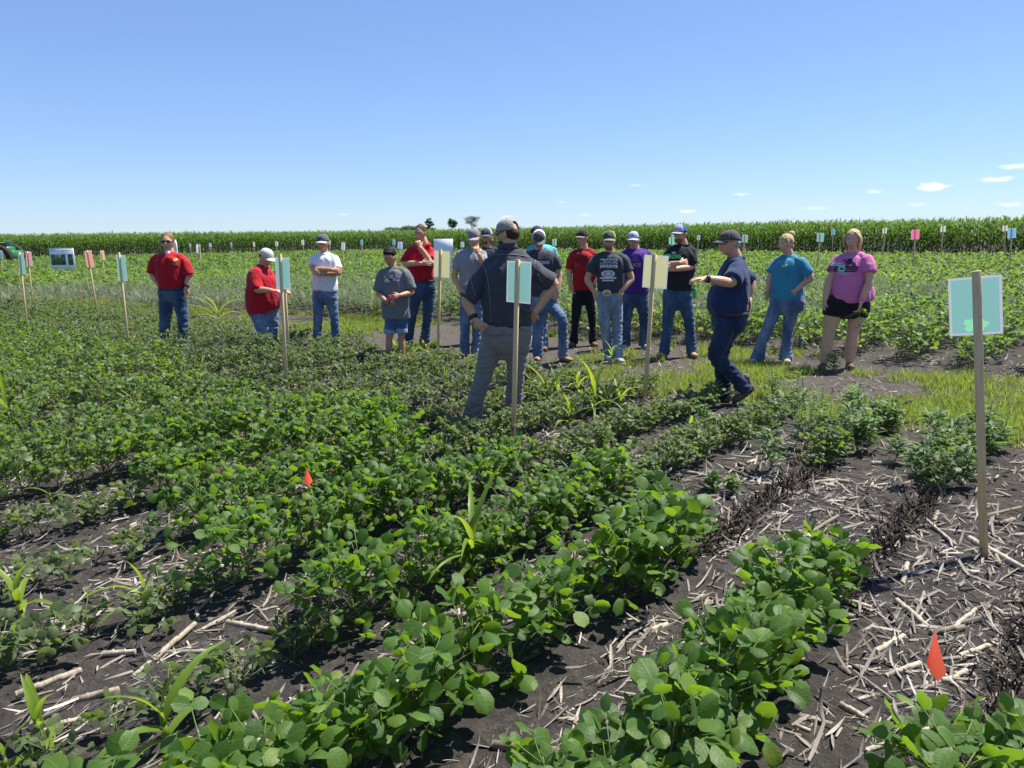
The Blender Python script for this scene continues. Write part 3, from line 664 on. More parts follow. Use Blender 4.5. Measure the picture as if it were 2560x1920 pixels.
    for x, y in pts[6:]:
        s = pr[rng.integers(6)]; o = s.copy(); COL.objects.link(o); o.location = (x, y, 0); o.rotation_euler = (0, 0, rng.uniform(0, 6.28)); o.scale = (1, 1, 1)
        k = rng.uniform(.8, 1.15); o.scale = (k, k, k)
        for c in s.children: d = c.copy(); COL.objects.link(d); d.parent = o
def weed(base, h, label, dens=26):
    o = empty('weed', base); mb = MB(); k = 6; zs = np.linspace(-.02, h, k); p = np.stack([.03*np.sin(zs*5), .02*np.cos(zs*6), zs], 1)
    P0, P1 = [p[:-1]], [p[1:]]; B, AZ, EL = [], [], []
    nb = 7
    for i in range(nb):
        z = h*(.15+.65*i/nb); a = i*2.4+rng.normal(0, .3); l = h*.38*(1-.6*i/nb); q0 = np.array([0, 0, z]); q1 = q0+np.array([math.cos(a)*l*.8, math.sin(a)*l*.8, l*.6]); P0.append(q0[None]); P1.append(q1[None])
        for j in range(6):
            t = (j+1)/6; B.append(q0+(q1-q0)*t); AZ.append(a+(-1)**j*1.0+rng.normal(0, .3)); EL.append(rng.uniform(0, .7))
    for j in range(dens): z = h*(.15+.85*j/dens); B.append(np.array([0, 0, z])); AZ.append(j*2.4); EL.append(rng.uniform(.1, .8))
    mb.add(*segs(np.concatenate(P0), np.concatenate(P1), .004, .002, 5)); mb.build('stem', MAT['stem'], o)
    n = len(B); lv = MB().add(*blades(np.array(B), np.array(AZ), np.array(EL), rng.uniform(.2, .9, n), rng.uniform(.055, .10, n)*min(1.3, h/.4+.4), rng.uniform(.014, .028, n), rng.normal(0, .4, n), 5, 3, 'lance', fold=.2, tint=rng.random(n)*.3)); lv.build('leaves', MAT['weed'], o)
    return tag(o, label, 'weed', 'tall broadleaf weeds in the plots')
def weeds():
    for (bx, by), ty, lab in [((1452, 1270), 1125, 'tall narrow leaved weed standing alone on the bare strip'), ((1990, 1120), 925, 'tallest pale weed in the weedy strip'), ((1925, 1180), 1060, 'dark bushy weed at the near end of the weedy strip'), ((2040, 1090), 965, None), ((2130, 1060), 970, None),
                              ((2330, 1130), 1020, 'bushy weed left of the big green sign stake'), ((2370, 1150), 1060, None), ((1780, 1230), 1180, 'low weed sprout among the residue below the weedy strip'), ((1830, 1240), 1190, None), ((1600, 1300), 1225, None), ((1480, 1310), 1240, None), ((1540, 1330), 1260, None),
                              ((2080, 935), 880, None), ((1760, 1080), 1010, None), ((1930, 1000), 935, None), ((2230, 1080), 1010, None), ((1010, 980), 930, None)]:
        b = G(bx, by); h = P(bx, ty, b[1])[2]
        weed((b[0], b[1], float(gz(b[:1], b[1:2])[0])), max(.12, h), lab or 'leafy green weed growing among the soybeans')
    for i in range(34):
        u = np.array([rng.uniform(5.3, 7.0)]); v = np.array([rng.choice([-1.78, -1.78, -1.02, -1.02, -.26])+rng.normal(0, .2)]); q = uv2xy(u, v)[0]
        weed((q[0], q[1], 0), rng.uniform(.18, .36), 'leafy green weed growing among the soybeans')

# ------------------------------------------------------------------ plot signs
SC = {'teal': (.20, .40, .365), 'blue': (.14, .36, .56), 'yellow': (.52, .50, .27), 'cream': (.56, .54, .43), 'pink': (.80, .14, .30), 'rose': (.62, .28, .29), 'coral': (.66, .28, .20), 'amber': (.64, .40, .17), 'white': (.60, .62, .67), 'lilac': (.38, .42, .72), 'green': (.18, .52, .32), 'aqua': (.27, .46, .49), 'mint': (.24, .62, .36)}
def sheetmat(c):
    k = ('sheet', c)
    if k in _mc: return _mc[k]
    M = NM('coloured_sheet'); M.col(SC[c]); M.rough(.45, .4)
    tr = M.a('BsdfTranslucent'); tr.inputs[0].default_value = (*[min(1, x*1.25) for x in SC[c]], 1); mx = M.a('MixShader'); mx.inputs[0].default_value = .55
    M.c(M.b.outputs[0], mx.inputs[1]); M.c(tr.outputs[0], mx.inputs[2]); M.c(mx.outputs[0], M.out.inputs[0]); _mc[k] = M.m; return M.m
def whitemat():
    M = NM('white_board'); M.col((.66, .69, .70)); M.rough(.45, .4); tr = M.a('BsdfTranslucent'); tr.inputs[0].default_value = (.62, .65, .66, 1); mx = M.a('MixShader'); mx.inputs[0].default_value = .4
    M.c(M.b.outputs[0], mx.inputs[1]); M.c(tr.outputs[0], mx.inputs[2]); M.c(mx.outputs[0], M.out.inputs[0]); return M.m
MAT['white'] = whitemat()
def sign(rect, top, base, col, label, Y=None, yaw=None, stain=False):
    x0, y0, x1, y1 = rect; hp = y1-y0
    if Y is None: Y = F*.31/hp
    tp = P(top[0], top[1], Y); bs = P(base[0], base[1], Y)
    ax = (tp-bs)/(tp[2]-bs[2]); b0 = tp + ax*(-.02-tp[2]) if bs[2] > .05 else bs
    ln = np.linalg.norm(tp-b0); tilt = math.atan2(tp[0]-b0[0], tp[2]-b0[2])
    yaw = R_(-41.5) if yaw is None else yaw
    n = np.array([math.sin(yaw), -math.cos(yaw)])
    cx = ((x0+x1)/2); vd = np.array([cx-1280, F]); vd = vd/np.linalg.norm(vd); f = max(.25, abs(n@vd))
    W = min(.36, max(.19, (x1-x0)*Y/F/f*F/math.hypot(F, cx-1280))); ct = P(cx, (y0+y1)/2, Y); H_ = hp*Y/F
    o = empty('plot_sign', b0); o.rotation_euler = (0, tilt, 0)
    far = hp < 26; sw = .020 if not far else .022
    st = MB().box((0, 0, ln/2-.02), (sw, .009, ln/2+.02), yaw, 0, .002); st.build('stake', MAT['wood'], o)
    zc = (ct-b0)@np.array([math.sin(tilt), 0, math.cos(tilt)]); xc = (ct-b0)@np.array([math.cos(tilt), 0, -math.sin(tilt)])
    off = -n*(.009+.004)
    pc = np.array([xc+off[0], off[1], zc]); lx = np.array([math.cos(yaw), math.sin(yaw)])
    bd = min(.012, W*.06); lx3 = np.array([lx[0], lx[1], 0]); zz = np.array([0, 0, 1.])
    cr = lambda a, b: pc+lx3*a+zz*b
    a, b, c, d = W/2, H_/2, W/2-bd, H_/2-bd
    V = [cr(-a, -b), cr(a, -b), cr(a, b), cr(-a, b), cr(-c, -d), cr(c, -d), cr(c, d), cr(-c, d)]
    pb = MB().add(V, [[0, 1, 5, 4], [1, 2, 6, 5], [2, 3, 7, 6], [3, 0, 4, 7]]).build('panel', MAT['white'], o, smooth=False)
    if not stain: MB().add(V[4:], [[0, 1, 2, 3]]).build('coloured_sheet', sheetmat(col), pb, smooth=False)
    else:       # a lighter green blot in the sheet, low in the middle
        z0 = -d+.040; th = np.sort(np.concatenate([np.arange(28)*2*np.pi/28+.05, [math.atan2(q, p) % (2*np.pi) for p, q in ((c, d-z0), (-c, d-z0), (-c, -d-z0), (c, -d-z0))]]))
        rr = .050*(1+.16*np.sin(th*5+1)+.10*np.sin(th*11)); bx, bz = rr*np.cos(th), np.maximum(rr*np.sin(th)*.75, -.034); m_ = len(th)
        k = np.minimum(c/np.maximum(np.abs(np.cos(th)), 1e-6), np.where(np.sin(th) > 0, d-z0, d+z0)/np.maximum(np.abs(np.sin(th)), 1e-6)); ring = [cr(p, z0+q) for p, q in zip(bx, bz)]
        MB().add(ring+[cr(kk*math.cos(t), z0+kk*math.sin(t)) for kk, t in zip(k, th)], [[i, (i+1) % m_, m_+(i+1) % m_, m_+i] for i in range(m_)]).build('coloured_sheet', sheetmat(col), pb, smooth=False)
        MB().add(ring+[cr(0, z0)], np.zeros((0, 4)), None, [[m_, i, (i+1) % m_] for i in range(m_)]).build('green_blot', sheetmat('mint'), pb, smooth=False)
    return tag(o, label, 'sign', 'coloured plot signs on wooden stakes')
def signs():
    S = sign
    S((2371, 692, 2506, 840), (2441, 677), (2460, 1395), 'teal', 'nearest big green plot sign on a tall wooden stake at the right', 3.65, R_(-30), True)
    S((1264, 654, 1324, 757), (1294, 649), (1283, 1110), 'teal', 'teal plot sign on a stake right behind the back of the grey jacket', 5.94)
    S((1606, 639, 1667, 720), (1636, 635), (1611, 1012), 'yellow', 'pale yellow plot sign hiding the left of the man in the black shirt', 7.3)
    S((1083, 628, 1122, 693), (1101, 623), (1095, 878), 'yellow', 'pale yellow plot sign beside the man holding his chin in red', 9.9)
    S((687, 645, 721, 722), (700, 635), (716, 955), 'teal', 'teal plot sign on a dark stained stake in front of the woman in red', 7.9)
    S((702, 651, 722, 725), (708, 648), (718, 815), 'teal', 'teal plot sign just behind the stained stake', 9.6)
    S((291, 639, 313, 701), (297, 631), (321, 859), 'teal', 'teal plot sign nearest to the man with hands in pockets', 9.6)
    S((45, 632, 59, 684), (48, 630), (69, 823), 'teal', 'narrow teal plot sign closest to the left edge', 11.5)
    S((64, 629, 78, 665), (68, 628), (82, 755), 'rose', 'dusty pink plot sign left of the white poster board', 15.5)
    S((211, 627, 232, 668), (217, 626), (241, 764), 'coral', 'coral orange plot sign right of the white poster board', 14.2)
    S((245, 627, 266, 650), (252, 626), (262, 690), 'amber', 'small amber plot sign behind the coral one')
    S((0, 627, 6, 648), (2, 626), (7, 688), 'blue', 'blue plot sign cut by the left edge below the tractor')
    S((473, 608, 477, 618), (475, 607), (478, 635), 'aqua', 'tiny pale blue plot sign right of the standing man in sunglasses', 50)
    S((490, 611, 496, 632), (499, 610), (502, 672), 'white', 'white plot sign seen nearly edge on before the corn')
    S((522, 608, 529, 617), (526, 607), (528, 638), 'aqua', 'tiny aqua plot sign left of the second tier middle', 50)
    S((576, 606, 580, 616), (578, 605), (580, 630), 'aqua', 'tiny narrow plot sign above the shoulder of the woman in red', 52)
    S((632, 605, 637, 616), (634, 604), (637, 633), 'cream', 'tiny cream plot sign left of the beige cap', 50)
    S((688, 604, 695, 615), (691, 603), (693, 640), 'cream', 'tiny cream plot sign just right of the beige cap', 48)
    S((753, 600, 760, 612), (756, 599), (759, 640), 'cream', 'tiny cream plot sign left of the man in the white shirt', 46)
    S((821, 601, 826, 612), (823, 600), (825, 628), 'cream', 'tiny cream plot sign behind the grey cap of the white shirt man', 50)
    S((853, 607, 862, 625), (858, 605), (857, 660), 'white', 'white plot sign right of the man in the white shirt')
    S((901, 600, 907, 612), (904, 599), (905, 622), 'blue', 'tiny blue plot sign between the white shirt man and the boy', 48)
    S((981, 599, 988, 612), (984, 598), (984, 622), 'blue', 'tiny blue plot sign above the dark hair of the boy', 48)
    S((994, 605, 1006, 622), (1000, 604), (999, 652), 'lilac', 'lilac plot sign beside the arm of the man holding his chin')
    S((1151, 605, 1160, 618), (1155, 604), (1155, 640), 'aqua', 'pale aqua plot sign left of the man with a hand at his mouth', 42)
    S((1381, 598, 1391, 614), (1386, 597), (1386, 640), 'green', 'green plot sign between the looking down man and the red shirt', 36)
    S((1672, 593, 1686, 611), (1679, 592), (1678, 650), 'green', 'mint green plot sign beside the sunglasses of the black shirt man', 32)
    S((1742, 588, 1750, 600), (1746, 587), (1744, 625), 'aqua', 'tiny pale plot sign right of the blue cap', 46)
    S((1855, 587, 1869, 606), (1862, 586), (1857, 640), 'teal', 'teal plot sign behind the cap of the walking man', 30)
    S((1961, 579, 1969, 590), (1965, 578), (1964, 620), 'aqua', 'tiny aqua plot sign behind the hair bun', 46)
    S((2042, 583, 2059, 604), (2050, 582), (2046, 648), 'teal', 'teal plot sign between the two women', 27.5)
    S((2078, 574, 2088, 587), (2083, 573), (2081, 618), 'blue', 'small light blue plot sign left of the woman in pink', 43)
    S((2206, 570, 2217, 584), (2212, 569), (2209, 618), 'cream', 'cream plot sign nearest to the woman in pink', 37)
    S((2278, 575, 2298, 598), (2288, 574), (2284, 655), 'pink', 'bright pink plot sign before the corn', 25)
    S((2351, 565, 2364, 580), (2358, 562), (2354, 618), 'cream', 'cream plot sign right of the bright pink one', 34)
    S((2506, 564, 2519, 578), (2513, 563), (2511, 614), 'cream', 'cream plot sign behind the blue one at the right edge', 34)
    S((2519, 571, 2540, 595), (2529, 570), (2525, 662), 'blue', 'bright blue plot sign near the right edge before the corn', 24)
def boards():
    def board(rect, Y, label, pics, yaw, legs=True):
        x0, y0, x1, y1 = rect; c = P((x0+x1)/2, (y0+y1)/2, Y); W = (x1-x0)*Y/F/math.cos(yaw+math.atan2((x0+x1)/2-1280, F)*0); H_ = (y1-y0)*Y/F
        o = empty('poster_board', (c[0], c[1], 0), yaw)
        pb = MB().box((0, 0, c[2]), (W/2, .012, H_/2), 0, 0, .003).build('panel', plain('bright_board', (.86, .88, .92), .5, .4, .02), o)
        for s in (-.32, .32): MB().box((W*s, .03, (c[2]+H_*.3)/2), (.03, .015, (c[2]+H_*.3)/2), 0, 0, .003).build('leg', MAT['white'], o)
        if pics:
            M = NM('leaf_photo'); n = M.noise(9, 6); M.col(M.ramp(n, [(.3, (.02, .05, .03)), (.55, (.06, .14, .06)), (.75, (.2, .3, .16))])); M.rough(.4)
            for (a, b, c2, d, nm) in ((-.46, -.26, .14, .22, 'plant_photo'), (.24, -.26, .44, .22, 'plant_photo')):
                MB().box(((a+c2)/2*W, -.0135, c[2]+(b+d)/2*H_), ((c2-a)/2*W, .001, (d-b)/2*H_)).build(nm, M.m, pb)
            g = plain('grey_print', (.25, .28, .33))
            q = MB()
            for (a, z, l, t) in ((-.45, .40, .16, .018), (.0, .40, .42, .012), (.0, .365, .30, .008), (-.45, -.40, .16, .01)):
                q.box(((a+l/2)*W, -.0135, c[2]+z*H_), (l/2*W, .001, t*H_))
            q.build('print_lines', g, pb)
            MB().box((0, -.0135, c[2]+.485*H_), (W*.49, .001, H_*.012)).build('header_bar', plain('teal_print', (.05, .25, .35)), pb)
        return tag(o, label, 'poster board', 'white poster boards in the second tier of plots')
    board((122, 621, 190, 675), 30, 'white poster board with two plant photos on two white legs', True, R_(-12))
    board((1085, 598, 1132, 638), 27, 'blank pale blue back of a poster board behind the yellow sign', False, R_(8))
    board((1677, 586, 1697, 612), 34, 'small white board behind the mint green sign', False, R_(8))
    board((428, 600, 441, 626), 21.5, 'white board edge beside the neck of the man in sunglasses', False, R_(0))
def flags():
    M = NM('orange_plastic'); M.col((1.0, .15, .085)); M.rough(.6, .2); tr = M.a('BsdfTranslucent'); tr.inputs[0].default_value = (1.0, .20, .11, 1); mx = M.a('MixShader'); mx.inputs[0].default_value = .7
    M.c(M.b.outputs[0], mx.inputs[1]); M.c(tr.outputs[0], mx.inputs[2]); M.c(mx.outputs[0], M.out.inputs[0])
    wire = plain('flag_wire', (.12, .11, .10), .4)
    def flag(base, pts, fold, Y, label):
        b = G(*base); b = np.array([b[0], b[1], 0]); Y = b[1] if Y is None else Y
        b = P(base[0], base[1], Y); b[2] = -.02
        q = [P(px, py, Y+d)-b for px, py, d in pts]; o = empty('marker_flag', b)
        t = q[0]; MB().add(*segs([np.zeros(3)], [np.array([t[0], t[1], t[2]])], .0017, .0017, 6)).build('wire', wire, o)
        MB().add(q, np.zeros((0, 4)), None, fold).build('flag', M.m, o, smooth=False)
        return tag(o, label, 'marker flag', 'orange marker flags')
    flag((2340, 1868), [(2337, 1575, .05), (2316, 1662, -.035), (2344, 1705, -.085), (2366, 1682, -.03), (2336, 1655, -.05)], [[0, 1, 4], [4, 1, 2], [0, 4, 3], [4, 2, 3]], None, 'orange pin flag standing in the residue at the bottom right')
    flag((772, 1275), [(767, 1170, .05), (760, 1206, -.03), (771, 1216, -.07), (782, 1203, -.02), (769, 1200, -.04)], [[0, 1, 4], [4, 1, 2], [0, 4, 3], [4, 2, 3]], 3.75, 'orange pin flag tip poking out of the soybean leaves')
    bl = plain('blue_plastic', (.02, .16, .36), .4)
    for (px, py, h, lab) in ((1999, 868, 30, 'blue plastic plot tag beside the jeans of the woman in teal'), (911, 790, 26, 'blue plastic plot tag at the edge of the second tier left of the boy'), (512, 775, 16, 'dark blue plot tag in the soil edge right of the man in sunglasses')):
        b = G(px, py); t = P(px+4, py-h, b[1])
        o = MB().box((0, 0, t[2]/2-.02), (.022, .004, t[2]/2+.02), .3, 0, .002).build('plot_tag', bl); o.location = (b[0], b[1], 0); tag(o, lab, 'plot tag')
def trees():
    bark = plain('bark', (.10, .085, .07), .9); lm = leafmat('hazy_tree_leaf', (.10, .15, .10), (.15, .20, .13), (.15, .19, .13), (.20, .26, .16), .35, .7)  # distance haze is put into this leaf colour, paler and greyer
    def tree(px, ytop, wpx, D, dens, label, seed, lowz=.3):
        rg = np.random.default_rng(seed); X = P(px, ytop, D); h = X[2]; wd = wpx*D/F/2; o = empty('tree', (X[0], D, 0)); tr = MB(); p0, p1, ra, rb = [], [], [], []
        zs = np.linspace(-.3, h*.8, 7); pp = np.stack([.03*h*np.sin(zs/h*4+seed), 0*zs, zs], 1)
        for i in range(6): p0.append(pp[i]); p1.append(pp[i+1]); ra.append(.035*h*(1-.13*i)*.6); rb.append(.035*h*(1-.13*(i+1))*.6)
        cl = []
        for i in range(12):
            z = h*rg.uniform(.4, .78); a = rg.uniform(0, 6.28); l = wd*rg.uniform(.5, 1.0); q0 = np.array([.03*h*math.sin(z/h*4+seed), 0, z]); q1 = q0+np.array([math.cos(a)*l, math.sin(a)*l, h*rg.uniform(.05, .2)])
            p0.append(q0); p1.append(q1); ra.append(.009*h); rb.append(.003*h); cl.append((q1, rg.uniform(.28, .5)*wd)); cl.append(((q0+q1)/2+[0, 0, h*.05], rg.uniform(.25, .42)*wd))
        for i in range(6): cl.append((np.array([rg.normal(0, wd*.3), rg.normal(0, wd*.3), h*rg.uniform(.72, .95)]), rg.uniform(.22, .4)*wd))
        tr.add(*segs(np.array(p0), np.array(p1), np.array(ra), np.array(rb), 6)); tr.build('trunk', bark, o)
        B = []
        for c, r in cl:
            n = int(dens*(r/wd*3)**2); d = rg.normal(size=(n, 3)); d /= np.linalg.norm(d, axis=1)[:, None]; B.append(c+d*r*rg.random((n, 1))**.5*np.array([1, 1, .75]))
        B = np.concatenate(B); n = len(B); s = h*.035
        MB().add(*blades(B, rng.uniform(0, 6.28, n), rng.uniform(-.6, .9, n), rng.uniform(0, .8, n), rng.uniform(.6, 1.3, n)*s, rng.uniform(.5, .9, n)*s, rng.normal(0, .6, n), 3, 2, 'lance')).build('crown', lm, o)
        tag(o, label, 'tree', 'far trees on the horizon')
    tree(1072, 543, 20, 470, 130, 'far round tree left of the other two, beside the low treeline', 1)
    tree(1128, 545, 24, 500, 170, 'far small dense tree in the middle of three on the horizon', 5)
    tree(1180, 538, 36, 500, 70, 'far open crowned tree nearest to the grey jacket man', 9)
    mb = MB(); n = 5200; a = rng.random(n); px = 975+120*a; D = 620+rng.uniform(-15, 15, n)
    ht = np.interp(px, [975, 985, 1000, 1012, 1025, 1040, 1060, 1095], [.2, .9, .8, .4, 2.2, 1.6, .8, .2])*(.8+.4*np.abs(pn2(px, px, .23))+.2); z = (7+ht)*rng.random(n)**.4
    x = (px-1280)/F*D
    mb.add(*blades(np.stack([x, D, z], 1), rng.uniform(0, 6.28, n), rng.uniform(-.5, 1, n), .4, 1.6, 1.2, rng.normal(0, .6, n), 3, 2, 'lance'))
    mb.add(*blades(np.stack([x, D, z*rng.random(n)], 1), rng.uniform(0, 6.28, n), rng.uniform(-.5, 1, n), .4, 2.2, 1.6, rng.normal(0, .6, n), 3, 2, 'lance'))
    tag(mb.build('treeline', lm), 'low dark treeline on the horizon above the corn', 'treeline', kind='stuff')
def tractor():
    gr = plain('green_paint', (.02, .16, .035), .35, .5); ye = plain('yellow_paint', (.80, .55, .02), .4, .5); bk = plain('black_rubber', (.02, .02, .02), .8); gl = plain('dark_glass', (.02, .025, .03), .1, .6); wh = plain('pale_seat', (.6, .6, .58), .5)
    Y = 47.; c = P(22, 655, Y); o = empty('tractor', (c[0]-.2, Y, 0)); k = Y/F     # metres per pixel
    z0 = lambda py: P(20, py, Y)[2]; x0 = lambda px: (px-22)*k+.2
    MB().box((x0(5), 0, z0(626)), (.75, .42, .28), 0, 0, .12).build('hood', gr, o)
    MB().box((x0(36), 0, z0(638)), (.32, .55, .30), 0, 0, .06).build('rear_box', gr, o)
    cb = MB().box((x0(22), .0, z0(613)), (.22, .35, .22), 0, 0, .06).build('cab', gl, o)
    MB().box((x0(2), 0, z0(603.5)), (.62, .40, .045), 0, 0, .03).build('roof', gr, o); MB().box((x0(3), 0, z0(606.5)), (.60, .405, .02)).build('yellow_stripe', ye, o); MB().box((x0(24), -.1, z0(609)), (.10, .2, .07), 0, 0, .04).build('seat', wh, o)
    for (px, r, y) in ((20, .74, -.66), (20, .74, .66), (-45, .55, -.6), (-45, .55, .6)):
        th = np.linspace(0, 2*np.pi, 33)[:-1]; zc = r*.98
        def disc(rs, ys, nm, mt, par):
            V = np.concatenate([np.stack([x0(px)+q*np.cos(th), np.full(32, y+yy), zc+q*np.sin(th)], 1) for q, yy in zip(rs, ys)]); n = len(rs)
            Q = [[a*32+j, a*32+(j+1) % 32, (a+1)*32+(j+1) % 32, (a+1)*32+j] for a in range(n-1) for j in range(32)]
            return MB().add(V, Q).build(nm, mt, par)
        s = -1 if y < 0 else 1
        wl = disc([r*.52, r*.60, r*.96, r, r*.96, r*.60, r*.52], [s*.10, s*.14, s*.14, 0, -s*.14, -s*.14, -s*.1], 'wheel', bk, o)
        disc([r*.56, r*.50, r*.42, r*.2, r*.18, .001], [s*.12, s*.13, s*.04, s*.03, s*.1, s*.1], 'rim', ye, wl)
    tag(o, 'green tractor with a yellow wheel parked at the left edge before the corn', 'tractor')

# ------------------------------------------------------------------ people
def nrm(v): v = np.asarray(v, float); return v/(np.linalg.norm(v)+1e-9)
def crom(p, sub):
    p = np.asarray(p, float); q = np.concatenate([[2*p[0]-p[1]], p, [2*p[-1]-p[-2]]]); out = []
    for i in range(1, len(q)-2):
        for t in np.arange(sub)/sub:
            a, b, c, d = q[i-1:i+3]; out.append(.5*(2*b+(c-a)*t+(2*a-5*b+4*c-d)*t*t+(3*b-a-3*c+d)*t**3))
    out.append(p[-1]); return np.array(out)
def tube(pts, rads, n=16, sub=4, ref=(1, 0, 0), power=2.0, round_=(True, True)):
    """closed tapered limb -> (V, Q, T)"""
    pts = np.asarray(pts, float); rads = np.asarray([(r, r) if np.isscalar(r) else r for r in rads], float)
    if len(pts) > 2: C, Rr = crom(pts, sub), crom(rads, sub)
    else:
        t = np.linspace(0, 1, sub+1)[:, None]; C, Rr = pts[0]*(1-t)+pts[1]*t, rads[0]*(1-t)+rads[1]*t
    Rr = np.maximum(Rr, .002)
    tg = np.gradient(C, axis=0); tg /= np.linalg.norm(tg, axis=1)[:, None]+1e-9
    for end, rd in ((0, round_[0]), (-1, round_[1])):
        s = -1 if end == 0 else 1; r = Rr[end].min()*(.6 if rd else .15)
        e = C[end]+tg[end]*s*r
        if end == 0: C = np.concatenate([[e], C]); Rr = np.concatenate([[Rr[0]*(.6 if rd else .93)], Rr]); tg = np.concatenate([[tg[0]], tg])
        else: C = np.concatenate([C, [e]]); Rr = np.concatenate([Rr, [Rr[-1]*(.6 if rd else .93)]]); tg = np.concatenate([tg, [tg[-1]]])
    ref = np.asarray(ref, float); th = np.arange(n)*2*np.pi/n; V = []
    cx = np.sign(np.cos(th))*np.abs(np.cos(th))**(2/power); sy = np.sign(np.sin(th))*np.abs(np.sin(th))**(2/power)
    for c, r, t in zip(C, Rr, tg):
        a = ref-t*(ref@t); a = nrm(a) if np.linalg.norm(a) > .1 else nrm(np.cross(t, (0, 1, .2))); b = np.cross(t, a)
        V.append(c+cx[:, None]*a*r[0]+sy[:, None]*b*r[1])
    k = len(C); V = np.concatenate(V+[[C[0]], [C[-1]]]); j = np.arange(n)
    Q = np.concatenate([np.stack([a*n+j, a*n+(j+1) % n, (a+1)*n+(j+1) % n, (a+1)*n+j], 1) for a in range(k-1)])
    T = np.concatenate([np.stack([np.full(n, k*n), (j+1) % n, j], 1), np.stack([np.full(n, k*n+1), (k-1)*n+j, (k-1)*n+(j+1) % n], 1)])
    return V, Q, None, T
def blob(c, r, M=None, n=16):
    th = np.linspace(0, np.pi, n)
    ph = np.arange(2*n)*np.pi/n
    X = np.stack([np.sin(th)[1:-1, None]*np.cos(ph), np.sin(th)[1:-1, None]*np.sin(ph), np.cos(th)[1:-1, None]+0*ph], -1).reshape(-1, 3)
    m_ = n-2; k = 2*n; j = np.arange(k)
    Q = np.concatenate([np.stack([a*k+j, (a+1)*k+j, (a+1)*k+(j+1) % k, a*k+(j+1) % k], 1) for a in range(m_-1)])
    X = np.concatenate([X, [[0, 0, 1], [0, 0, -1]]])
    T = np.concatenate([np.stack([np.full(k, m_*k), j, (j+1) % k], 1), np.stack([np.full(k, m_*k+1), (m_-1)*k+(j+1) % k, (m_-1)*k+j], 1)])
    X = X*np.asarray(r)
    if M is not None: X = X@np.asarray(M).T
    return X+np.asarray(c), Q, None, T
def fuse(name, parts, vox, smooth, mat, parent=None, disp=None, arr=False):
    mb = MB()
    for p in parts: mb.add(p[0], p[1], None, p[-1])
    me = mb.mesh(name+'_raw', mat); me.attributes.remove(me.attributes['tone'])
    ob = bpy.data.objects.new(name+'_raw', me); COL.objects.link(ob)
    r = ob.modifiers.new('r', 'REMESH'); r.mode = 'VOXEL'; r.voxel_size = vox; r.use_smooth_shade = True
    if smooth: s = ob.modifiers.new('s', 'SMOOTH'); s.factor = .5; s.iterations = smooth
    dg = bpy.context.evaluated_depsgraph_get(); out = bpy.data.meshes.new_from_object(ob.evaluated_get(dg))
    bpy.data.objects.remove(ob); bpy.data.meshes.remove(me); out.name = name
    if disp is not None:
        n = len(out.vertices); co = np.empty(n*3, np.float32); out.vertices.foreach_get('co', co); no = np.empty(n*3, np.float32); out.vertices.foreach_get('normal', no)
        co, no = co.reshape(-1, 3), no.reshape(-1, 3); co = co+no*disp(co.astype(float))[:, None]; out.vertices.foreach_set('co', co.astype(np.float32).ravel()); out.update()
    out.materials.clear(); out.materials.append(mat)
    out.polygons.foreach_set('use_smooth', np.ones(len(out.polygons), bool))
    return link(bpy.data.objects.new(name, out), parent)
def rotm(yaw, pitch=0, roll=0): return np.array(Matrix.Rotation(R_(yaw), 3, 'Z')@Matrix.Rotation(R_(pitch), 3, 'X')@Matrix.Rotation(R_(roll), 3, 'Y'))
def head_local(fat=1.0, fem=False):
    n = 40; V, Q, _, T = blob((0, 0, 0), (1, 1, 1), None, n); x, y, z = V.T.copy()
    X, Y, Z = x*.076*(1+.12*(fat-1)*3), y*.098, z*.119
    t = np.clip(-Z/.119, 0, 1); fr = y < 0
    X = X*(1-.30*t**1.6/fat); Y = np.where(fr, np.maximum(Y, -.088-.004*np.cos(x*2)), Y*(1-.55*t))
    Y = np.where(fr, Y*(1-.10*t**2), Y)
    fm = np.where(fr, 1, 0); g = lambda cx, cz, sx, sz: np.exp(-((X-cx)/sx)**2-((Z-cz)/sz)**2)*fm
    Y -= .026*np.exp(-(X/.0115)**2)*np.interp(Z, [-.05, -.036, -.028, .012, .03], [0, .5, 1, .25, 0])*fm
    Y += .012*(g(.031, .010, .016, .011)+g(-.031, .010, .016, .011)); Y -= .006*(g(.03, .030, .024, .008)+g(-.03, .030, .024, .008))
    Y -= .008*g(0, -.063, .022, .010); Y += .004*g(0, -.064, .03, .0025); Y -= .010*g(0, -.100, .022, .016)
    return np.stack([X, Y, Z], 1), Q, T
def hand(Wp, d, nv, side, s=1.0, curl=.5, spread=1.0):
    d = nrm(d); nv = nrm(nv-d*(np.asarray(nv)@d)); sd = np.cross(d, nv)*side; out = []
    out.append(tube([Wp, Wp+d*.045*s, Wp+d*.088*s], [(.027*s, .019*s), (.038*s, .017*s), (.039*s, .013*s)], 12, 3, sd))
    for k, (o, l) in enumerate(((-.031, .066), (-.0105, .080), (.0105, .084), (.031, .072))):
        b = Wp+d*.080*s+sd*o*s*1.02; dd = nrm(d+sd*o*3.2*spread); p = [b]; a = 0; l *= s
        for q, f in enumerate((.45, .32, .23)):
            a += curl*(.55 if q == 0 else .8); p.append(p[-1]+(dd*math.cos(a)+nv*math.sin(a))*l*f*1.05)
        out.append(tube(p, [.0092*s, .0088*s, .0082*s, .0068*s], 8, 2, sd))
    b = Wp+d*.022*s+sd*.026*s; t1 = nrm(d*.75+sd*.75+nv*.25); t2 = nrm(d*.95+sd*.25+nv*.35)
    out.append(tube([b, b+t1*.038*s, b+t1*.038*s+t2*.034*s], [.0125*s, .0105*s, .0085*s], 8, 3, sd)); return out
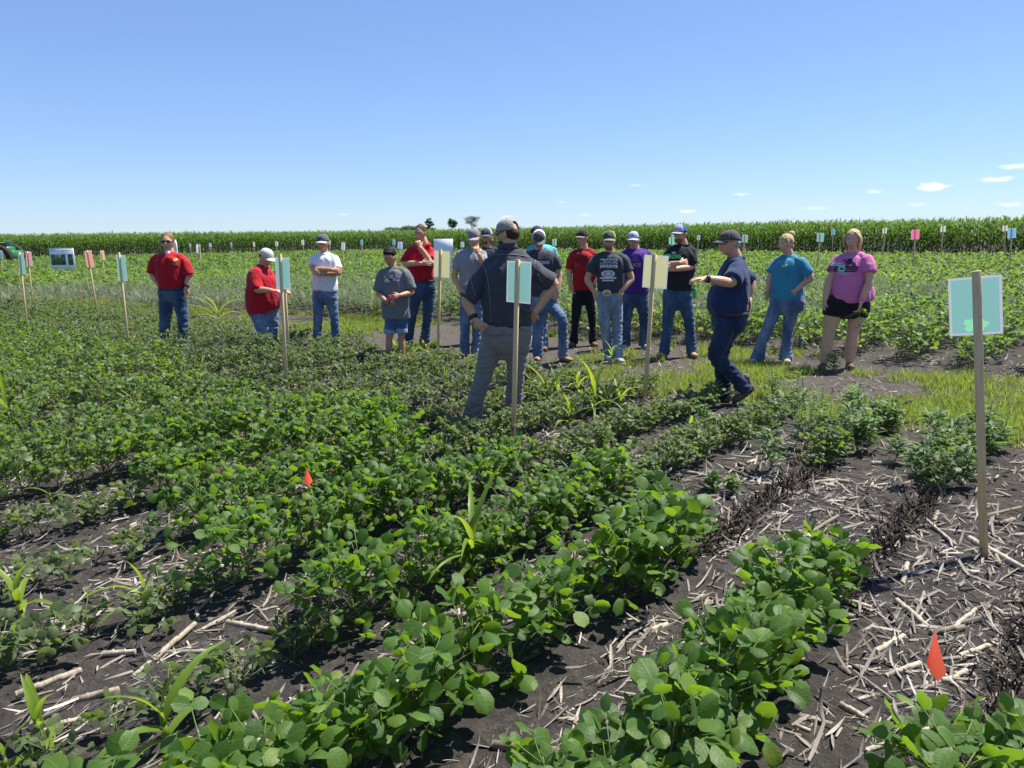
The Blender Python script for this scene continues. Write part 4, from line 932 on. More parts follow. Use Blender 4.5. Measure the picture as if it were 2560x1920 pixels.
def wr_denim(a=.010, zk=None):
    def f(co):
        q = co.copy(); n1 = pn(q*np.array([7, 7, 19])+3); n2 = pn(q*np.array([14, 14, 34])+9)
        r = (1-np.abs(n1)*3.2)*.7+n2*.7
        k = np.interp(co[:, 2], [0, .1, .28, .5, .75, 1.0], [1.5, 1.5, 1.0, .9, .6, .5])
        return a*r*k
    return f
def wr_shirt(a=.0115):
    def f(co):
        q = co.copy(); q[:, 2] = q[:, 2]*.45+.25*np.abs(q[:, 0]); n1 = pn(q*8.5+17); n2 = pn(co*np.array([15, 15, 9])+5)
        return a*((1-np.abs(n1)*3.4)*.75+n2*.8)
    return f
def project_flat(sh, V2, center, yaw, mat, name, off=.004, tris=None, quads=None):
    """lay a flat design (x to the viewer's right, z up) on the cloth of sh"""
    me = sh.data; co = np.empty(len(me.vertices)*3, np.float32); me.vertices.foreach_get('co', co)
    bvh = sh.get('_b') if False else BVHTree.FromPolygons([tuple(c) for c in co.reshape(-1, 3)], [tuple(p.vertices) for p in me.polygons])
    r = np.array([math.cos(R_(yaw)), math.sin(R_(yaw)), 0]); n = np.array([math.sin(R_(yaw)), -math.cos(R_(yaw)), 0]); out = []; dep = 0
    for x, z in V2:
        p = center+r*x+np.array([0, 0, z]); h = bvh.ray_cast(Vector(p+n*.7), Vector(-n))
        if h[0] is not None: q = np.array(h[0])+n*off; dep = (q-center)@n
        else: q = p+n*dep
        out.append(q)
    mb = MB(); mb.add(out, quads if quads is not None else np.zeros((0, 4)), None, tris)
    return mb.build(name, mat, sh, smooth=False)
def text_flat(s, h, bold=.02, width=None):
    cu = bpy.data.curves.new('lettering', 'FONT'); cu.body = s; cu.size = 1; cu.align_x = 'CENTER'; cu.offset = bold; cu.resolution_u = 2; cu.fill_mode = 'FRONT'
    ob = bpy.data.objects.new('lettering', cu); COL.objects.link(ob); dg = bpy.context.evaluated_depsgraph_get(); me = bpy.data.meshes.new_from_object(ob.evaluated_get(dg))
    me.calc_loop_triangles(); V = np.array([v.co[:2] for v in me.vertices]); T = np.array([t.vertices[:] for t in me.loop_triangles])
    bpy.data.objects.remove(ob); V = (V-np.array([0, .35]))*h*1.4; V[:, 0] *= 1 if width is None else width/(V[:, 0].max()-V[:, 0].min()); bpy.data.meshes.remove(me); return V, T
def rects_flat(rs, nx=6):
    V, Q = [], []
    for x0, z0, x1, z1 in rs:
        b = len(V)
        for i in range(nx+1):
            x = x0+(x1-x0)*i/nx; V += [(x, z0), (x, z1)]
        Q += [[b+2*i, b+2*i+2, b+2*i+3, b+2*i+1] for i in range(nx)]
    return V, Q
def poly_flat(pts):
    p = np.array(pts, float); c = p.mean(0); n = len(p); return np.concatenate([p, [c]]), [[n, i, (i+1) % n] for i in range(n)]
def ring_flat(r0_, r1_, n=20, cx=0, cz=0, sx=1):
    V, Q = [], []
    for i in range(n):
        a = 2*np.pi*i/n; V += [(cx+r0_*math.cos(a)*sx, cz+r0_*math.sin(a)), (cx+r1_*math.cos(a)*sx, cz+r1_*math.sin(a))]
    return V, [[2*i, 2*i+1, (2*i+3) % (2*n), (2*i+2) % (2*n)] for i in range(n)]

SK = (.56, .31, .19); SKT = (.49, .265, .155)
def person(label, reg, Y, head, neck, sh, arms, torso, hips, legs, top, low, shoes, cap=None, hair=None, glasses=None, beard=None, sk=SK, build=1.0, tuck=False, sleeve=(.72, .72), belt=None, slim=False, lw=1.0, shorts=None, polo=None, watch=None, curl=.5, inner=None, bare=False, sleeve_r=1.0, flare=1.0):
    ox, oy, sc = reg
    def W(x, y, d=0.0): return P(ox+x/sc, oy+y/sc, Y+d)
    hs = head.get('s', 1.0); hc = W(*head['c'], head.get('d', 0)); nb = W(*neck[:2], neck[2] if len(neck) > 2 else .01)
    fx = [W(l[2][0], l[2][1], l[2][2] if len(l[2]) > 2 else 0) for l in legs]
    base = np.array([np.mean([f[0] for f in fx]), np.mean([f[1] for f in fx]), 0.0])
    J = lambda p: W(p[0], p[1], p[2] if len(p) > 2 else 0)-base
    hc = hc-base; nb = nb-base; HR = rotm(head.get('yaw', 0), head.get('pitch', 0), head.get('roll', 0))
    hl = lambda p: hc+HR@(np.asarray(p, float)*hs)
    S = [J(s)-np.array([0, 0, .045]) for s in sh]; B = build
    skm = skin('skin', sk); shm, lom = top, low
    # ---- legs
    LG = []
    for l in legs:
        hp, kn, an = J(l[0]), J(l[1]), J(l[2]); an = an.copy(); lift = l[4] if len(l) > 4 else 0.0
        an[2] = .085+lift; kn[2] = np.clip(kn[2], .35, .62); LG.append((hp, kn, an, l[3]))
        FEET.append((an[0]+base[0], an[1]+base[1], .13))
    # ---- skin body
    parts = []
    HV, HQ, HT = head_local(head.get('fat', 1.0)); parts.append((hc+(HV*hs)@HR.T, HQ, HT))
    for s in (-1, 1): parts.append(blob(hl((s*.078, .012, -.004)), np.array([.010, .019, .031])*hs, HR, 8))
    nk = hl((0, .018, -.06)); parts.append(tube([nb-[0, 0, .05], nb*.5+nk*.5, nk], [(.062*B, .060*B), (.055*B, .057*B), (.053*B, .056*B)], 14, 3))
    def sec(t): xl, xr, y, dh = t[:4]; dy = t[4] if len(t) > 4 else 0; a, b = J((xl, y, dy)), J((xr, y, dy)); return (a+b)/2, ((b[0]-a[0])/2, dh)
    TS = [sec(t) for t in torso]; HS = [sec(t) for t in hips]
    if belt is None: HS = [(c, (r[0]*q, r[1]*q)) for (c, r), q in zip(HS, (.92, .955, 1, 1))]
    parts.append(tube([nb-[0, 0, .06], nb*.5+TS[0][0]*.5-[0, 0, .03]]+[c for c, r in TS]+[HS[-1][0]], [(.055, .05), (.07, .055)]+[(r[0]*.74, r[1]*.70) for c, r in TS]+[(HS[-1][1][0]*.8, HS[-1][1][1]*.8)], 18, 3))
    HND = []
    for i, a in enumerate(arms):
        el, wr, hd = J(a[0]), J(a[1]), J(a[2]); s = S[i]; o = a[3] if len(a) > 3 else {}
        if 'n' not in o: hd = hd+np.array([0, .075, -.01]); wr = wr+np.array([0, .02, 0])      # fingers slipped into a pocket
        m1, m2 = s*.5+el*.5, el*.55+wr*.45
        parts.append(tube([nb*.35+s*.65-[0, 0, .03], s, m1, el, m2, wr], [.036*B, .044*B, .047*B, .043*B, .041*B, .0285*(.5+.5*B)], 12, 4))
        nv = np.array(o.get('n', (0, -1, 0)), float)
        parts += hand(wr, hd-wr, nv, o.get('side', 1 if i == 0 else -1), o.get('s', 1.0 if B >= .95 else .92), o.get('curl', curl)); HND.append((s, el, wr, hd))
    for hp, kn, an, fy in LG:
        k = .92 if shorts is None else 1.0; tk = B*(1.0 if shorts is None else shorts.get('thick', 1.0))
        parts.append(tube([hp, hp*.5+kn*.5, kn, kn*.6+an*.4, an], [.082*k*tk, .072*k*tk, .053*k*tk, .054*k*tk, .036*tk], 14, 4))
        d = np.array([math.sin(R_(fy)), -math.cos(R_(fy)), 0]); parts.append(tube([an-d*.04-[0, 0, .045], an+d*.05-[0, 0, .05], an+d*.14-[0, 0, .062]], [(.03, .028), (.035, .026), (.036, .016)], 10, 3, np.cross(d, (0, 0, 1))))
    body = fuse('person', parts, .0056, 2, skm); body.location = base
    tag(body, label, 'person')
    # ---- shirt
    sp = []
    yk = [S[0], S[0]*.55+nb*.45+[0, 0, -.012], nb-[0, 0, .062], S[1]*.55+nb*.45+[0, 0, -.012], S[1]]
    sp.append(tube(yk, [.060*B, .058*B, (.055, .075), .058*B, .060*B], 14, 4, (0, 0, 1)))
    s0 = TS[0]; shw = abs(S[1][0]-S[0][0])/2
    sp.append(tube([nb*.62+s0[0]*.38-[0, 0, .03]]+[c for c, r in TS], [(max(.10, shw*.66), .100*B)]+[r for c, r in TS], 24, 4, power=2.35, round_=(True, False)))
    for i, (s, el, wr, hd) in enumerate(HND):
        f = sleeve[i]; rr = .0605*B*sleeve_r
        if f <= 1: e = s+(el-s)*f; sp.append(tube([s+(nb-s)*.15, s*.6+e*.4, e], [rr*1.02, rr*1.05, rr*1.10], 14, 4, round_=(True, False)))
        else: e = el+(wr-el)*(f-1); sp.append(tube([s+(nb-s)*.15, s*.5+el*.5, el, e], [rr*1.02, rr*1.0, rr*.92, rr*.8], 14, 4, round_=(True, False)))
    shirt = fuse('shirt', sp, .0085, 3, shm, body, wr_shirt())
    if polo is not None:
        c = nb+[0, -.002, -.020]; th = np.linspace(-2.75, 2.75, 25); hy = head.get('yaw', 0)*.5
        V, Q = [], []
        for k, (rr, zz) in enumerate(((.066, .030), (.070, .034), (.088, -.006), (.084, -.010))):
            for a in th:
                p = np.array([math.sin(a)*rr*1.05, math.cos(a)*rr, zz-.016*max(0, -math.cos(a))*(1 if k < 2 else 1.5)]); V.append(c+rotm(polo.get('yaw', 0))@p)
        n = len(th); Q = [[k*n+j, k*n+j+1, ((k+1) % 4)*n+j+1, ((k+1) % 4)*n+j] for k in range(4) for j in range(n-1)]
        MB().add(V, Q).build('collar', shm, shirt)
        if inner: MB().add(*blob(c+rotm(polo.get('yaw', 0))@np.array([0, -.062, .002]), (.036, .026, .045))).build('undershirt', inner, body)
    else:
        th = np.linspace(0, 2*np.pi, 29)[:-1]; V, Q = [], []
        c = nb+[0, -.002, -.020]; yw = head.get('yaw', 0)*.4
        for a in th:
            for b in np.arange(6)*np.pi/3: rr = .074*B+.008*math.cos(b); V.append(c+rotm(yw)@np.array([math.sin(a)*rr*1.04, -math.cos(a)*rr*1.0, -.020*max(0, math.cos(a))+.011*math.sin(b)+.008]))
        Q = [[(i*6+j), ((i+1) % 28)*6+j, ((i+1) % 28)*6+(j+1) % 6, i*6+(j+1) % 6] for i in range(28) for j in range(6)]
        MB().add(V, Q).build('neckband', shm, shirt)
    # ---- trousers
    tp = [tube([c for c, r in HS], [r for c, r in HS], 24, 4, power=2.3, round_=(False, True))]
    for hp, kn, an, fy in LG:
        if shorts is None:
            t = B*lw*(1 if not slim else .93); lo = an-[0, 0, .035]
            tp.append(tube([hp+[0, 0, .02], hp*.5+kn*.5, kn, kn*.45+an*.55, lo], [.090*t, .082*t, .066*t, (.063 if not slim else .056)*t, .067*flare*t], 16, 5, round_=(True, False)))
        else:
            f = shorts['f']; e = hp+(kn-hp)*f; t = B*shorts.get('thick', 1)
            tp.append(tube([hp+[0, 0, .02], hp*.5+e*.5, e], [.094*t, .094*t, .092*t], 16, 4, round_=(True, False)))
    trou = fuse('shorts' if shorts else 'jeans' if low.name.startswith('denim') else 'trousers', tp, .0085, 3, lom, body, wr_denim(.0125 if not shorts else .003))
    if shorts and shorts.get('cuff'):
        for hp, kn, an, fy in LG: e = hp+(kn-hp)*shorts['f']; fuse('cuff', [tube([e+[0, 0, .035], e-[0, 0, .012]], [.097*B, .099*B], 16, 2, round_=(False, False))], .008, 1, shorts['cuff'], trou)
    if belt is not None:
        c, r = HS[0]; n = 36; th = np.arange(n)*2*np.pi/n; pw = 2/2.3; V = []
        for dr, z in ((.004, -.028), (.008, -.026), (.008, .008), (.004, .010)):
            V.append(c+np.stack([np.sign(np.cos(th))*np.abs(np.cos(th))**pw*(r[0]+dr), np.sign(np.sin(th))*np.abs(np.sin(th))**pw*(r[1]+dr), np.full(n, z)], 1))
        j = np.arange(n); Q = np.concatenate([np.stack([k*n+j, k*n+(j+1) % n, (k+1)*n+(j+1) % n, (k+1)*n+j], 1) for k in range(3)])
        bo = MB().add(np.concatenate(V), Q).build('belt', belt.get('m', plain('belt_leather', (.03, .022, .018), .5)), body)
        if belt.get('buckle'):
            bx, by, bw, bh, col, ov = belt['buckle']; q = J((bx, by)); q[1] = c[1]-r[1]-.012; mm = Y/F/sc
            MB().add(*blob(q, (bw*mm/2, .008, bh*mm/2))).build('buckle', plain('buckle_metal', col, .3, .5, .3, 120, .8), bo)
            if ov: MB().add(*blob(q-[0, .004, 0], (bw*mm/2*.72, .008, bh*mm/2*.68))).build('buckle_face', plain('buckle_brass', ov, .35, .5, .4, 150, .8), bo)
    # ---- shoes
    for k, (hp, kn, an, fy) in enumerate(LG):
        d = np.array([math.sin(R_(fy)), -math.cos(R_(fy)), 0]); x = np.cross(d, (0, 0, 1)); pit = legs[k][5] if len(legs[k]) > 5 else 0.0
        d3 = nrm(d*math.cos(R_(pit))-np.array([0, 0, 1])*math.sin(R_(pit))); u3 = np.cross(x, d3); s = .95 if B >= .95 else .86
        o = an-u3*.045; kind = shoes[0]
        q = [tube([o-d3*.062*s, o+d3*.03*s, o+d3*.12*s, o+d3*.185*s], [(.034*s, .036), (.041*s, .040), (.047*s, .032), (.036*s, .022)], 14, 4, x)]
        if kind == 'boot': q.append(tube([o-d3*.01, an+[0, 0, .10]], [.046*s, .048*s], 12, 3))
        sho = fuse('shoe', q, .007, 2, shoes[1], body)
        sl = [tube([o-d3*.075*s-u3*.034, o+d3*.04*s-u3*.036, o+d3*.13*s-u3*.034, o+d3*.20*s-u3*.028], [(.037*s, .011), (.044*s, .011), (.051*s, .011), (.038*s, .010)], 12, 4, x)]
        fuse('sole', sl, .006, 1, shoes[2] if len(shoes) > 2 else plain('shoe_sole', (.10, .08, .06), .8), sho)
    # ---- face
    dk = plain('iris_dark', (.03, .025, .02), .3); lipm = plain('lip', (sk[0]*.82, sk[1]*.55, sk[2]*.55), .5); bv = BVHTree.FromPolygons([tuple(v) for v in HV], [tuple(q) for q in HQ])
    def fy_(x, z): h = bv.ray_cast(Vector((x, -.4, z)), Vector((0, 1, 0))); return h[0][1] if h[0] is not None else -.07
    if glasses != 'sun':
        for s in (-1, 1): MB().add(*blob(hl((s*.031, fy_(s*.031, .010)+.002, .010)), np.array([.0085, .005, .0038])*hs, HR, 8)).build('eye', dk, body)
    hb = hairmat('brow', (.10, .06, .035) if not hair else tuple(x*.8 for x in hair['c']))
    for s in (-1, 1):
        if glasses != 'sun': MB().add(*blob(hl((s*.031, fy_(s*.031, .029)-.001, .029)), np.array([.015, .004, .0026])*hs, HR, 8)).build('eyebrow', hb, body)
    MB().add(*blob(hl((0, fy_(0, -.066)+.001, -.066)), np.array([.024, .006, .0065])*hs, HR, 8)).build('lips', lipm, body)
    def hshape(nm, c, r, mat, nz=.006, fr=30, extra=(), par=None, dsp=True, vox=.007):
        parts_ = [blob(hl(c), np.array(r)*hs, HR, 20)]+list(extra)
        return fuse(nm, parts_, vox, 1, mat, par or body, (lambda co: nz*pn(co*fr)+nz*.5*pn(co*fr*2.3)) if dsp else None)
    if glasses:
        gm = plain('dark_lens', (.012, .012, .014), .12, .6); g = MB()
        if glasses == 'sun':
            for s in (-1, 1): g.add(*blob(hl((s*.033, fy_(.033, .012)-.010, .012)), np.array([.029, .010, .019])*hs, HR@rotm(-s*14), 10))
            for s in (-1, 1): g.add(*tube([hl((s*.060, -.075, .018)), hl((s*.082, -.03, .020)), hl((s*.084, .01, .018))], [.0045*hs]*3, 6, 2))
            g.add(*tube([hl((-.02, -.105, .018)), hl((.02, -.105, .018))], [.004, .004], 6, 1)); g.build('sunglasses', gm, body)
        else:
            for s in (-1, 1):
                th = np.linspace(0, 2*np.pi, 17); g.add(*tube([hl((s*.033+.024*math.cos(a), -.100, .010+.017*math.sin(a))) for a in th], [.0022]*17, 5, 1))
                g.add(*tube([hl((s*.057, -.098, .014)), hl((s*.083, -.03, .016)), hl((s*.084, .01, .014))], [.002]*3, 5, 2))
            g.add(*tube([hl((-.01, -.104, .014)), hl((.01, -.104, .014))], [.002, .002], 5, 1)); g.build('glasses', plain('metal_frame', (.15, .13, .12), .35), body)
    if beard:
        hm = hairmat('beard', beard['c']); k = beard.get('k', 'full')
        if k == 'full': hshape('beard', (0, -.030, -.082), (.062, .066, .050), hm, .004, 60)
        elif k == 'stubble': hshape('beard', (0, -.034, -.080), (.0575, .060, .042), hm, .002, 60)
        else: hshape('beard', (0, -.078, -.095), (.020, .020, .026), hm, .003, 60)
    # ---- hair and cap
    if hair:
        hm = hairmat('hair', hair['c']); k = hair.get('k', 'short')
        if k == 'short': hshape('hair', (0, .018, .034), (.082, .098, .100), hm, .008, 28)
        elif k == 'mop':
            hshape('hair', (0, .026, .056), (.086, .098, .090), hm, .010, 22); hshape('fringe', (.005, -.045, .092), (.066, .042, .032), hm, .008, 30)
        elif k == 'undercap': hshape('hair', (0, .030, .000), (.0815, .080, .062), hm, .005, 40)
        elif k == 'longcurl':
            h_ = hshape('hair', (0, .030, -.005), (.088, .085, .075), hm, .012, 26); hshape('curls', (.06, .035, -.075), (.040, .050, .062), hm, .014, 32); hshape('curls', (-.055, .04, -.075), (.038, .048, .058), hm, .014, 32)
        elif k == 'bun':
            g = []
            for q in range(8):
                sg = -1 if q % 2 else 1; x = sg*(.072+rng.uniform(-.006, .008)); g.append(tube([hl((x*.8, -.050+q*.004, .075)), hl((x*1.06, -.050+q*.006, .03)), hl((x*1.08, -.045+q*.008, -.03-.004*q))], [.010, .009, .006], 8, 3))
            for q in range(6): g.append(tube([hl((rng.uniform(-.04, .04), .085, .0)), hl((rng.uniform(-.05, .05), .098, -.05)), hl((rng.uniform(-.06, .06), .10, -.09))], [.016, .012, .007], 8, 3))
            h_ = hshape('hair', (0, .016, .036), (.088, .104, .100), hm, .008, 26, g); hshape('bun', (.0, .112, .118), (.047, .046, .046), hm, .010, 40, par=h_)
        elif k == 'pony':
            g = []
            for q in range(12):
                sg = -1 if q % 3 == 0 else 1; x = sg*(.072+rng.uniform(-.006, .010)); g.append(tube([hl((x*.5, -.060+q*.004, .085)), hl((x*1.12, -.052+q*.008, .03)), hl((x*1.16, -.034+q*.008, -.05)), hl((x*1.02, -.02+q*.007, -.09-.005*q))], [.012, .011, .010, .007], 8, 3))
            h_ = hshape('hair', (0, .020, .032), (.087, .102, .098), hm, .007, 26, g)
            fuse('ponytail', [tube([hl((0, .10, .01)), hl((.03, .125, -.03)), hl((.045, .12, -.09)), hl((.04, .10, -.14))], [.03, .036, .032, .012], 10, 3)], .007, 1, hm, body, lambda co: .008*pn(co*30))
    if cap:
        by = cap.get('turn', 0); CR = HR@rotm(by)@rotm(0, cap.get('tilt', 0)); cl = lambda p: hc+CR@(np.asarray(p, float)*hs)
        nth, nph = 11, 36; V = []; M_ = []
        for i in range(nth):
            t = i/(nth-1)*np.pi/2; cr, sr = math.cos(t)**.75 if t < np.pi/2 else 0, math.sin(t)
            for j in range(nph):
                a = 2*np.pi*j/nph; fb = -math.cos(a)
                V.append(cl((.0875*math.sin(a)*cr, .004+.106*fb*cr, .030+.098*sr+(.006*-fb)*(1-sr))))
        Q = [[i*nph+j, i*nph+(j+1) % nph, (i+1)*nph+(j+1) % nph, (i+1)*nph+j] for i in range(nth-1) for j in range(nph)]
        mi = [0 if (abs(((q[0] % nph)+.5)/nph*360-180) > 105) else 1 for q in Q]
        cm0 = fabric('cap_cloth', cap['front'], nz=.08); cm1 = fabric('cap_mesh', cap.get('back', cap['front']), nz=.12)
        mb = MB(); fq = [q for q, m_ in zip(Q, mi) if m_ == 0]; bq = [q for q, m_ in zip(Q, mi) if m_ == 1]
        if cap.get('gap'): bq = [q for q in bq if not (q[0]//nph < 5 and abs((q[0] % nph)+.5-18) < 3.2)]
        mb.add(V, fq, m=0); mb.add(V, bq, m=1); co = mb.build('cap', [cm0, cm1], body)
        co.modifiers.new('solid', 'SOLIDIFY').thickness = .003
        MB().add(*blob(cl((0, .004, .130)), np.array([.008, .008, .004])*hs, CR, 8)).build('cap_button', cm1, co)
        nb_, V, Q = 13, [], []
        for i in range(nb_):
            a = (i/(nb_-1)-.5)*2*1.18
            for t in np.linspace(0, 1, 5):
                ex = .074*math.cos(a*.80)**.75*t; x = .0875*math.sin(a); y = .004-.106*math.cos(a)
                V.append(cl((x*(1+.02*t), y-ex, .036-.016*t-.016*(x/.08)**2-.004*t*t)))
        Q = [[i*5+j, i*5+j+1, (i+1)*5+j+1, (i+1)*5+j] for i in range(nb_-1) for j in range(4)]
        bo = MB().add(V, Q).build('bill', fabric('cap_bill', cap.get('bill', cap['front']), nz=.06), co); bo.modifiers.new('solid', 'SOLIDIFY').thickness = .005
        if cap.get('logo'):
            lc, lx, lz, lw, lh = cap['logo']; V, Q = [], []; n = 7
            for i in range(n):
                a = lx+(i/(n-1)-.5)*lw
                for z in np.linspace(-.5, .5, 4):
                    zz = lz+z*lh*(1-.5*(2*(i/(n-1)-.5))**2); sr = (zz)/.098; cr = math.sqrt(max(0, 1-sr*sr))**.75
                    V.append(cl((.0915*math.sin(a)*cr, .004-.1100*math.cos(a)*cr, .036+zz)))
            Q = [[i*4+j, (i+1)*4+j, (i+1)*4+j+1, i*4+j+1] for i in range(n-1) for j in range(3)]
            MB().add(V, Q).build('cap_badge', fabric('badge', lc, nz=.4), co)
    if watch is not None:
        s, el, wr, hd = HND[watch[0]]; d = nrm(wr-el); c = wr-d*.025
        wb = MB().add(*tube([c-d*.012, c+d*.012], [.0345*B, .0345*B], 16, 2, round_=(False, False))).build('watch' if watch[2] else 'wristband', plain('watch_strap', watch[1], .5), body)
        if watch[2]: MB().add(*blob(c+np.array([0, -.03, .012])*B, (.016, .010, .018))).build('watch_face', plain('watch_glass', (.03, .03, .035), .2), wb)
    return dict(body=body, shirt=shirt, trousers=trou, W=W, J=J, base=base, HND=HND, LG=LG, hl=hl, hc=hc)
def people():
    jean = lambda c, f: fabric('denim', c, fade=f, nz=.15)
    A = (340, 560, 4.608); Bz = (740, 560, 4.608); C = (1100, 540, 4.366); D = (1400, 540, 4.366); E_ = (1600, 540, 3.456); Fz = (1860, 540, 4.147); K = (1000, 540, 3.016)
    red = fabric('red_polo', (.42, .008, .018)); redt = fabric('red_cotton', (.36, .010, .014)); grey = fabric('grey_cotton', (.15, .155, .17)); lgrey = fabric('light_grey_cotton', (.25, .265, .31)); white = fabric('white_cotton', (.74, .75, .80), nz=.03); char = fabric('charcoal_cotton', (.045, .05, .062)); blk = fabric('black_cotton', (.018, .019, .022)); navy = fabric('navy_cotton', (.018, .035, .10))
    purp = fabric('purple_cotton', (.075, .025, .22)); teal = fabric('teal_cotton', (.045, .24, .36)); pink = fabric('pink_cotton', (.62, .17, .37)); aqua = fabric('aqua_cotton', (.12, .46, .48)); dgj = fabric('dark_grey_jersey', (.055, .056, .068), nz=.08)
    dj = jean((.028, .056, .12), (.11, .165, .26)); mj = jean((.06, .11, .20), (.21, .29, .40)); lj = jean((.14, .20, .28), (.32, .40, .48)); bj = jean((.008, .009, .014), (.018, .02, .028)); nj = jean((.012, .021, .055), (.035, .055, .11)); wj = jean((.075, .12, .22), (.26, .33, .43))
    cargo = fabric('grey_cargo_cloth', (.195, .182, .17)); tan = plain('tan_leather', (.32, .17, .085), .7); brown = plain('brown_leather', (.16, .08, .04), .7); dbr = plain('dark_leather', (.05, .04, .035), .6); gry = plain('grey_canvas', (.35, .35, .36), .8); wsole = plain('white_sole', (.6, .58, .55), .7)
    R = {}
    R['p1'] = person('man in red polo and sunglasses with both hands in his jeans pockets', A, 10.35, dict(c=(366, 210), yaw=8, pitch=2), (388, 325), ((225, 375), (545, 388)),
        [((190, 585), (285, 735, -.10), (335, 800, -.14), dict(curl=.5)), ((612, 600), (572, 735, -.08), (535, 800, -.13), dict(curl=.5))],
        [(215, 560, 420, .125), (235, 560, 520, .14), (245, 563, 620, .15), (270, 565, 720, .145)], [(268, 578, 735, .135), (262, 590, 810, .14), (285, 575, 890, .11)],
        [((350, 850), (335, 1110), (325, 1530), -12), ((505, 850), (540, 1110), (550, 1530), 14)], red, dj, ('boot', brown), hair=dict(c=(.20, .115, .05), k='short'), glasses='sun', polo={}, inner=white, belt={}, watch=(1, (.02, .02, .02), True), build=1.08, sleeve=(.85, .85), sleeve_r=1.1)
    R['w'] = person('woman in red polo and white cap looking down at a sign', A, 10.6, dict(c=(1500, 385), yaw=62, pitch=28), (1455, 470, .03), ((1375, 530, -.15), (1500, 525, .17)),
        [((1395, 755, -.24), (1560, 765, -.34), (1640, 765, -.36), dict(n=(0, .3, -1), curl=.8)), ((1600, 740, .22), (1690, 765, .05), (1760, 770, .0), dict(n=(0, -.3, -1), curl=.7))],
        [(1290, 1570, 600, .20), (1282, 1640, 700, .22), (1280, 1662, 830, .23), (1282, 1655, 950, .22), (1320, 1650, 1000, .21)], [(1290, 1640, 950, .20), (1295, 1645, 1010, .21), (1380, 1600, 1085, .15)],
        [((1425, 1050, -.09), (1495, 1290, -.09), (1500, 1560, -.09), 75), ((1545, 1050, .09), (1560, 1290, .09), (1555, 1545, .09), 70)], red, wj, ('shoe', gry), cap=dict(front=(.62, .58, .50), bill=(.68, .64, .56), tilt=-4), hair=dict(c=(.10, .05, .025), k='undercap'), polo=dict(yaw=60), lw=1.22, build=1.12, sleeve=(.95, .95), sleeve_r=1.2)
    R['wt'] = person('young man in a plain white shirt and grey cap with crossed arms', Bz, 10.9, dict(c=(312, 218), yaw=-6, pitch=4), (324, 320), ((205, 372), (448, 378)),
        [((200, 520, -.10), (415, 528, -.27), (440, 530, -.26), dict(n=(0, 1, -.3), curl=.5)), ((490, 560, -.08), (275, 575, -.22), (240, 560, -.2), dict(n=(0, 1, 0), curl=.4))],
        [(190, 470, 430, .11), (192, 472, 540, .12), (195, 474, 650, .12), (188, 478, 755, .115)], [(193, 470, 748, .11), (190, 470, 820, .12), (225, 440, 885, .10)],
        [((258, 830), (255, 1060), (245, 1530), -8), ((405, 830), (440, 1050), (478, 1530), 14)], white, mj, ('shoe', gry), cap=dict(front=(.10, .105, .125), back=(.13, .13, .15), bill=(.42, .42, .43), logo=((.05, .05, .06), -.05, .035, .45, .03)), hair=dict(c=(.14, .07, .03), k='undercap'), sk=SKT, build=.97, sleeve=(.62, .70), sleeve_r=1.12)
    R['boy'] = person('dark haired boy in grey printed shirt and denim shorts looking down', Bz, 9.9, dict(c=(1082, 385), yaw=-14, pitch=24, s=.97), (1122, 485, .02), ((990, 545), (1268, 535)),
        [((950, 790, -.02), (1030, 885, -.22), (1075, 915, -.26), dict(n=(1, 0, .2), curl=.9)), ((1335, 785, -.02), (1195, 822, -.22), (1130, 840, -.27), dict(n=(-1, 0, -.3), curl=1.1))],
        [(975, 1275, 600, .10), (990, 1285, 750, .115), (992, 1300, 900, .12), (990, 1312, 1072, .13)], [(1015, 1285, 1020, .11), (1015, 1285, 1110, .11), (1050, 1255, 1160, .09)],
        [((1095, 1100), (1075, 1320), (1070, 1590), -8), ((1215, 1100), (1215, 1310), (1220, 1575), 10)], grey, jean((.035, .08, .19), (.09, .17, .32)), ('shoe', plain('dark_sneaker', (.06, .06, .07), .7)), hair=dict(c=(.012, .009, .008), k='mop'), sk=(.45, .24, .14), build=.86, sleeve=(.86, .80), sleeve_r=1.3, shorts=dict(f=.64, cuff=fabric('denim_cuff', (.22, .32, .44))))
    R['rp'] = person('tall man in red polo and glasses holding his chin', Bz, 11.4, dict(c=(1432, 105), yaw=-24, pitch=8), (1490, 222, .02), ((1315, 285), (1575, 315)),
        [((1255, 455, -.10), (1440, 455, -.30), (1500, 450, -.30), dict(n=(0, 1, -.2), curl=.4)), ((1560, 455, -.20), (1430, 270, -.24), (1405, 200, -.22), dict(n=(-.3, 1, 0), curl=1.25))],
        [(1270, 1600, 370, .13), (1275, 1598, 460, .15), (1300, 1595, 560, .16), (1330, 1602, 640, .15)], [(1335, 1598, 650, .14), (1320, 1612, 730, .145), (1345, 1580, 830, .12)],
        [((1390, 790), (1335, 1060), (1290, 1385), -18), ((1540, 790), (1515, 1070), (1478, 1340), 6)], red, jean((.028, .055, .11), (.07, .12, .20)), ('boot', tan, plain('pale_sole', (.45, .38, .28), .8)), hair=dict(c=(.11, .065, .035), k='short'), glasses='clear', polo=dict(yaw=-20), belt={}, build=1.08, sleeve=(.85, .70), sleeve_r=1.15)
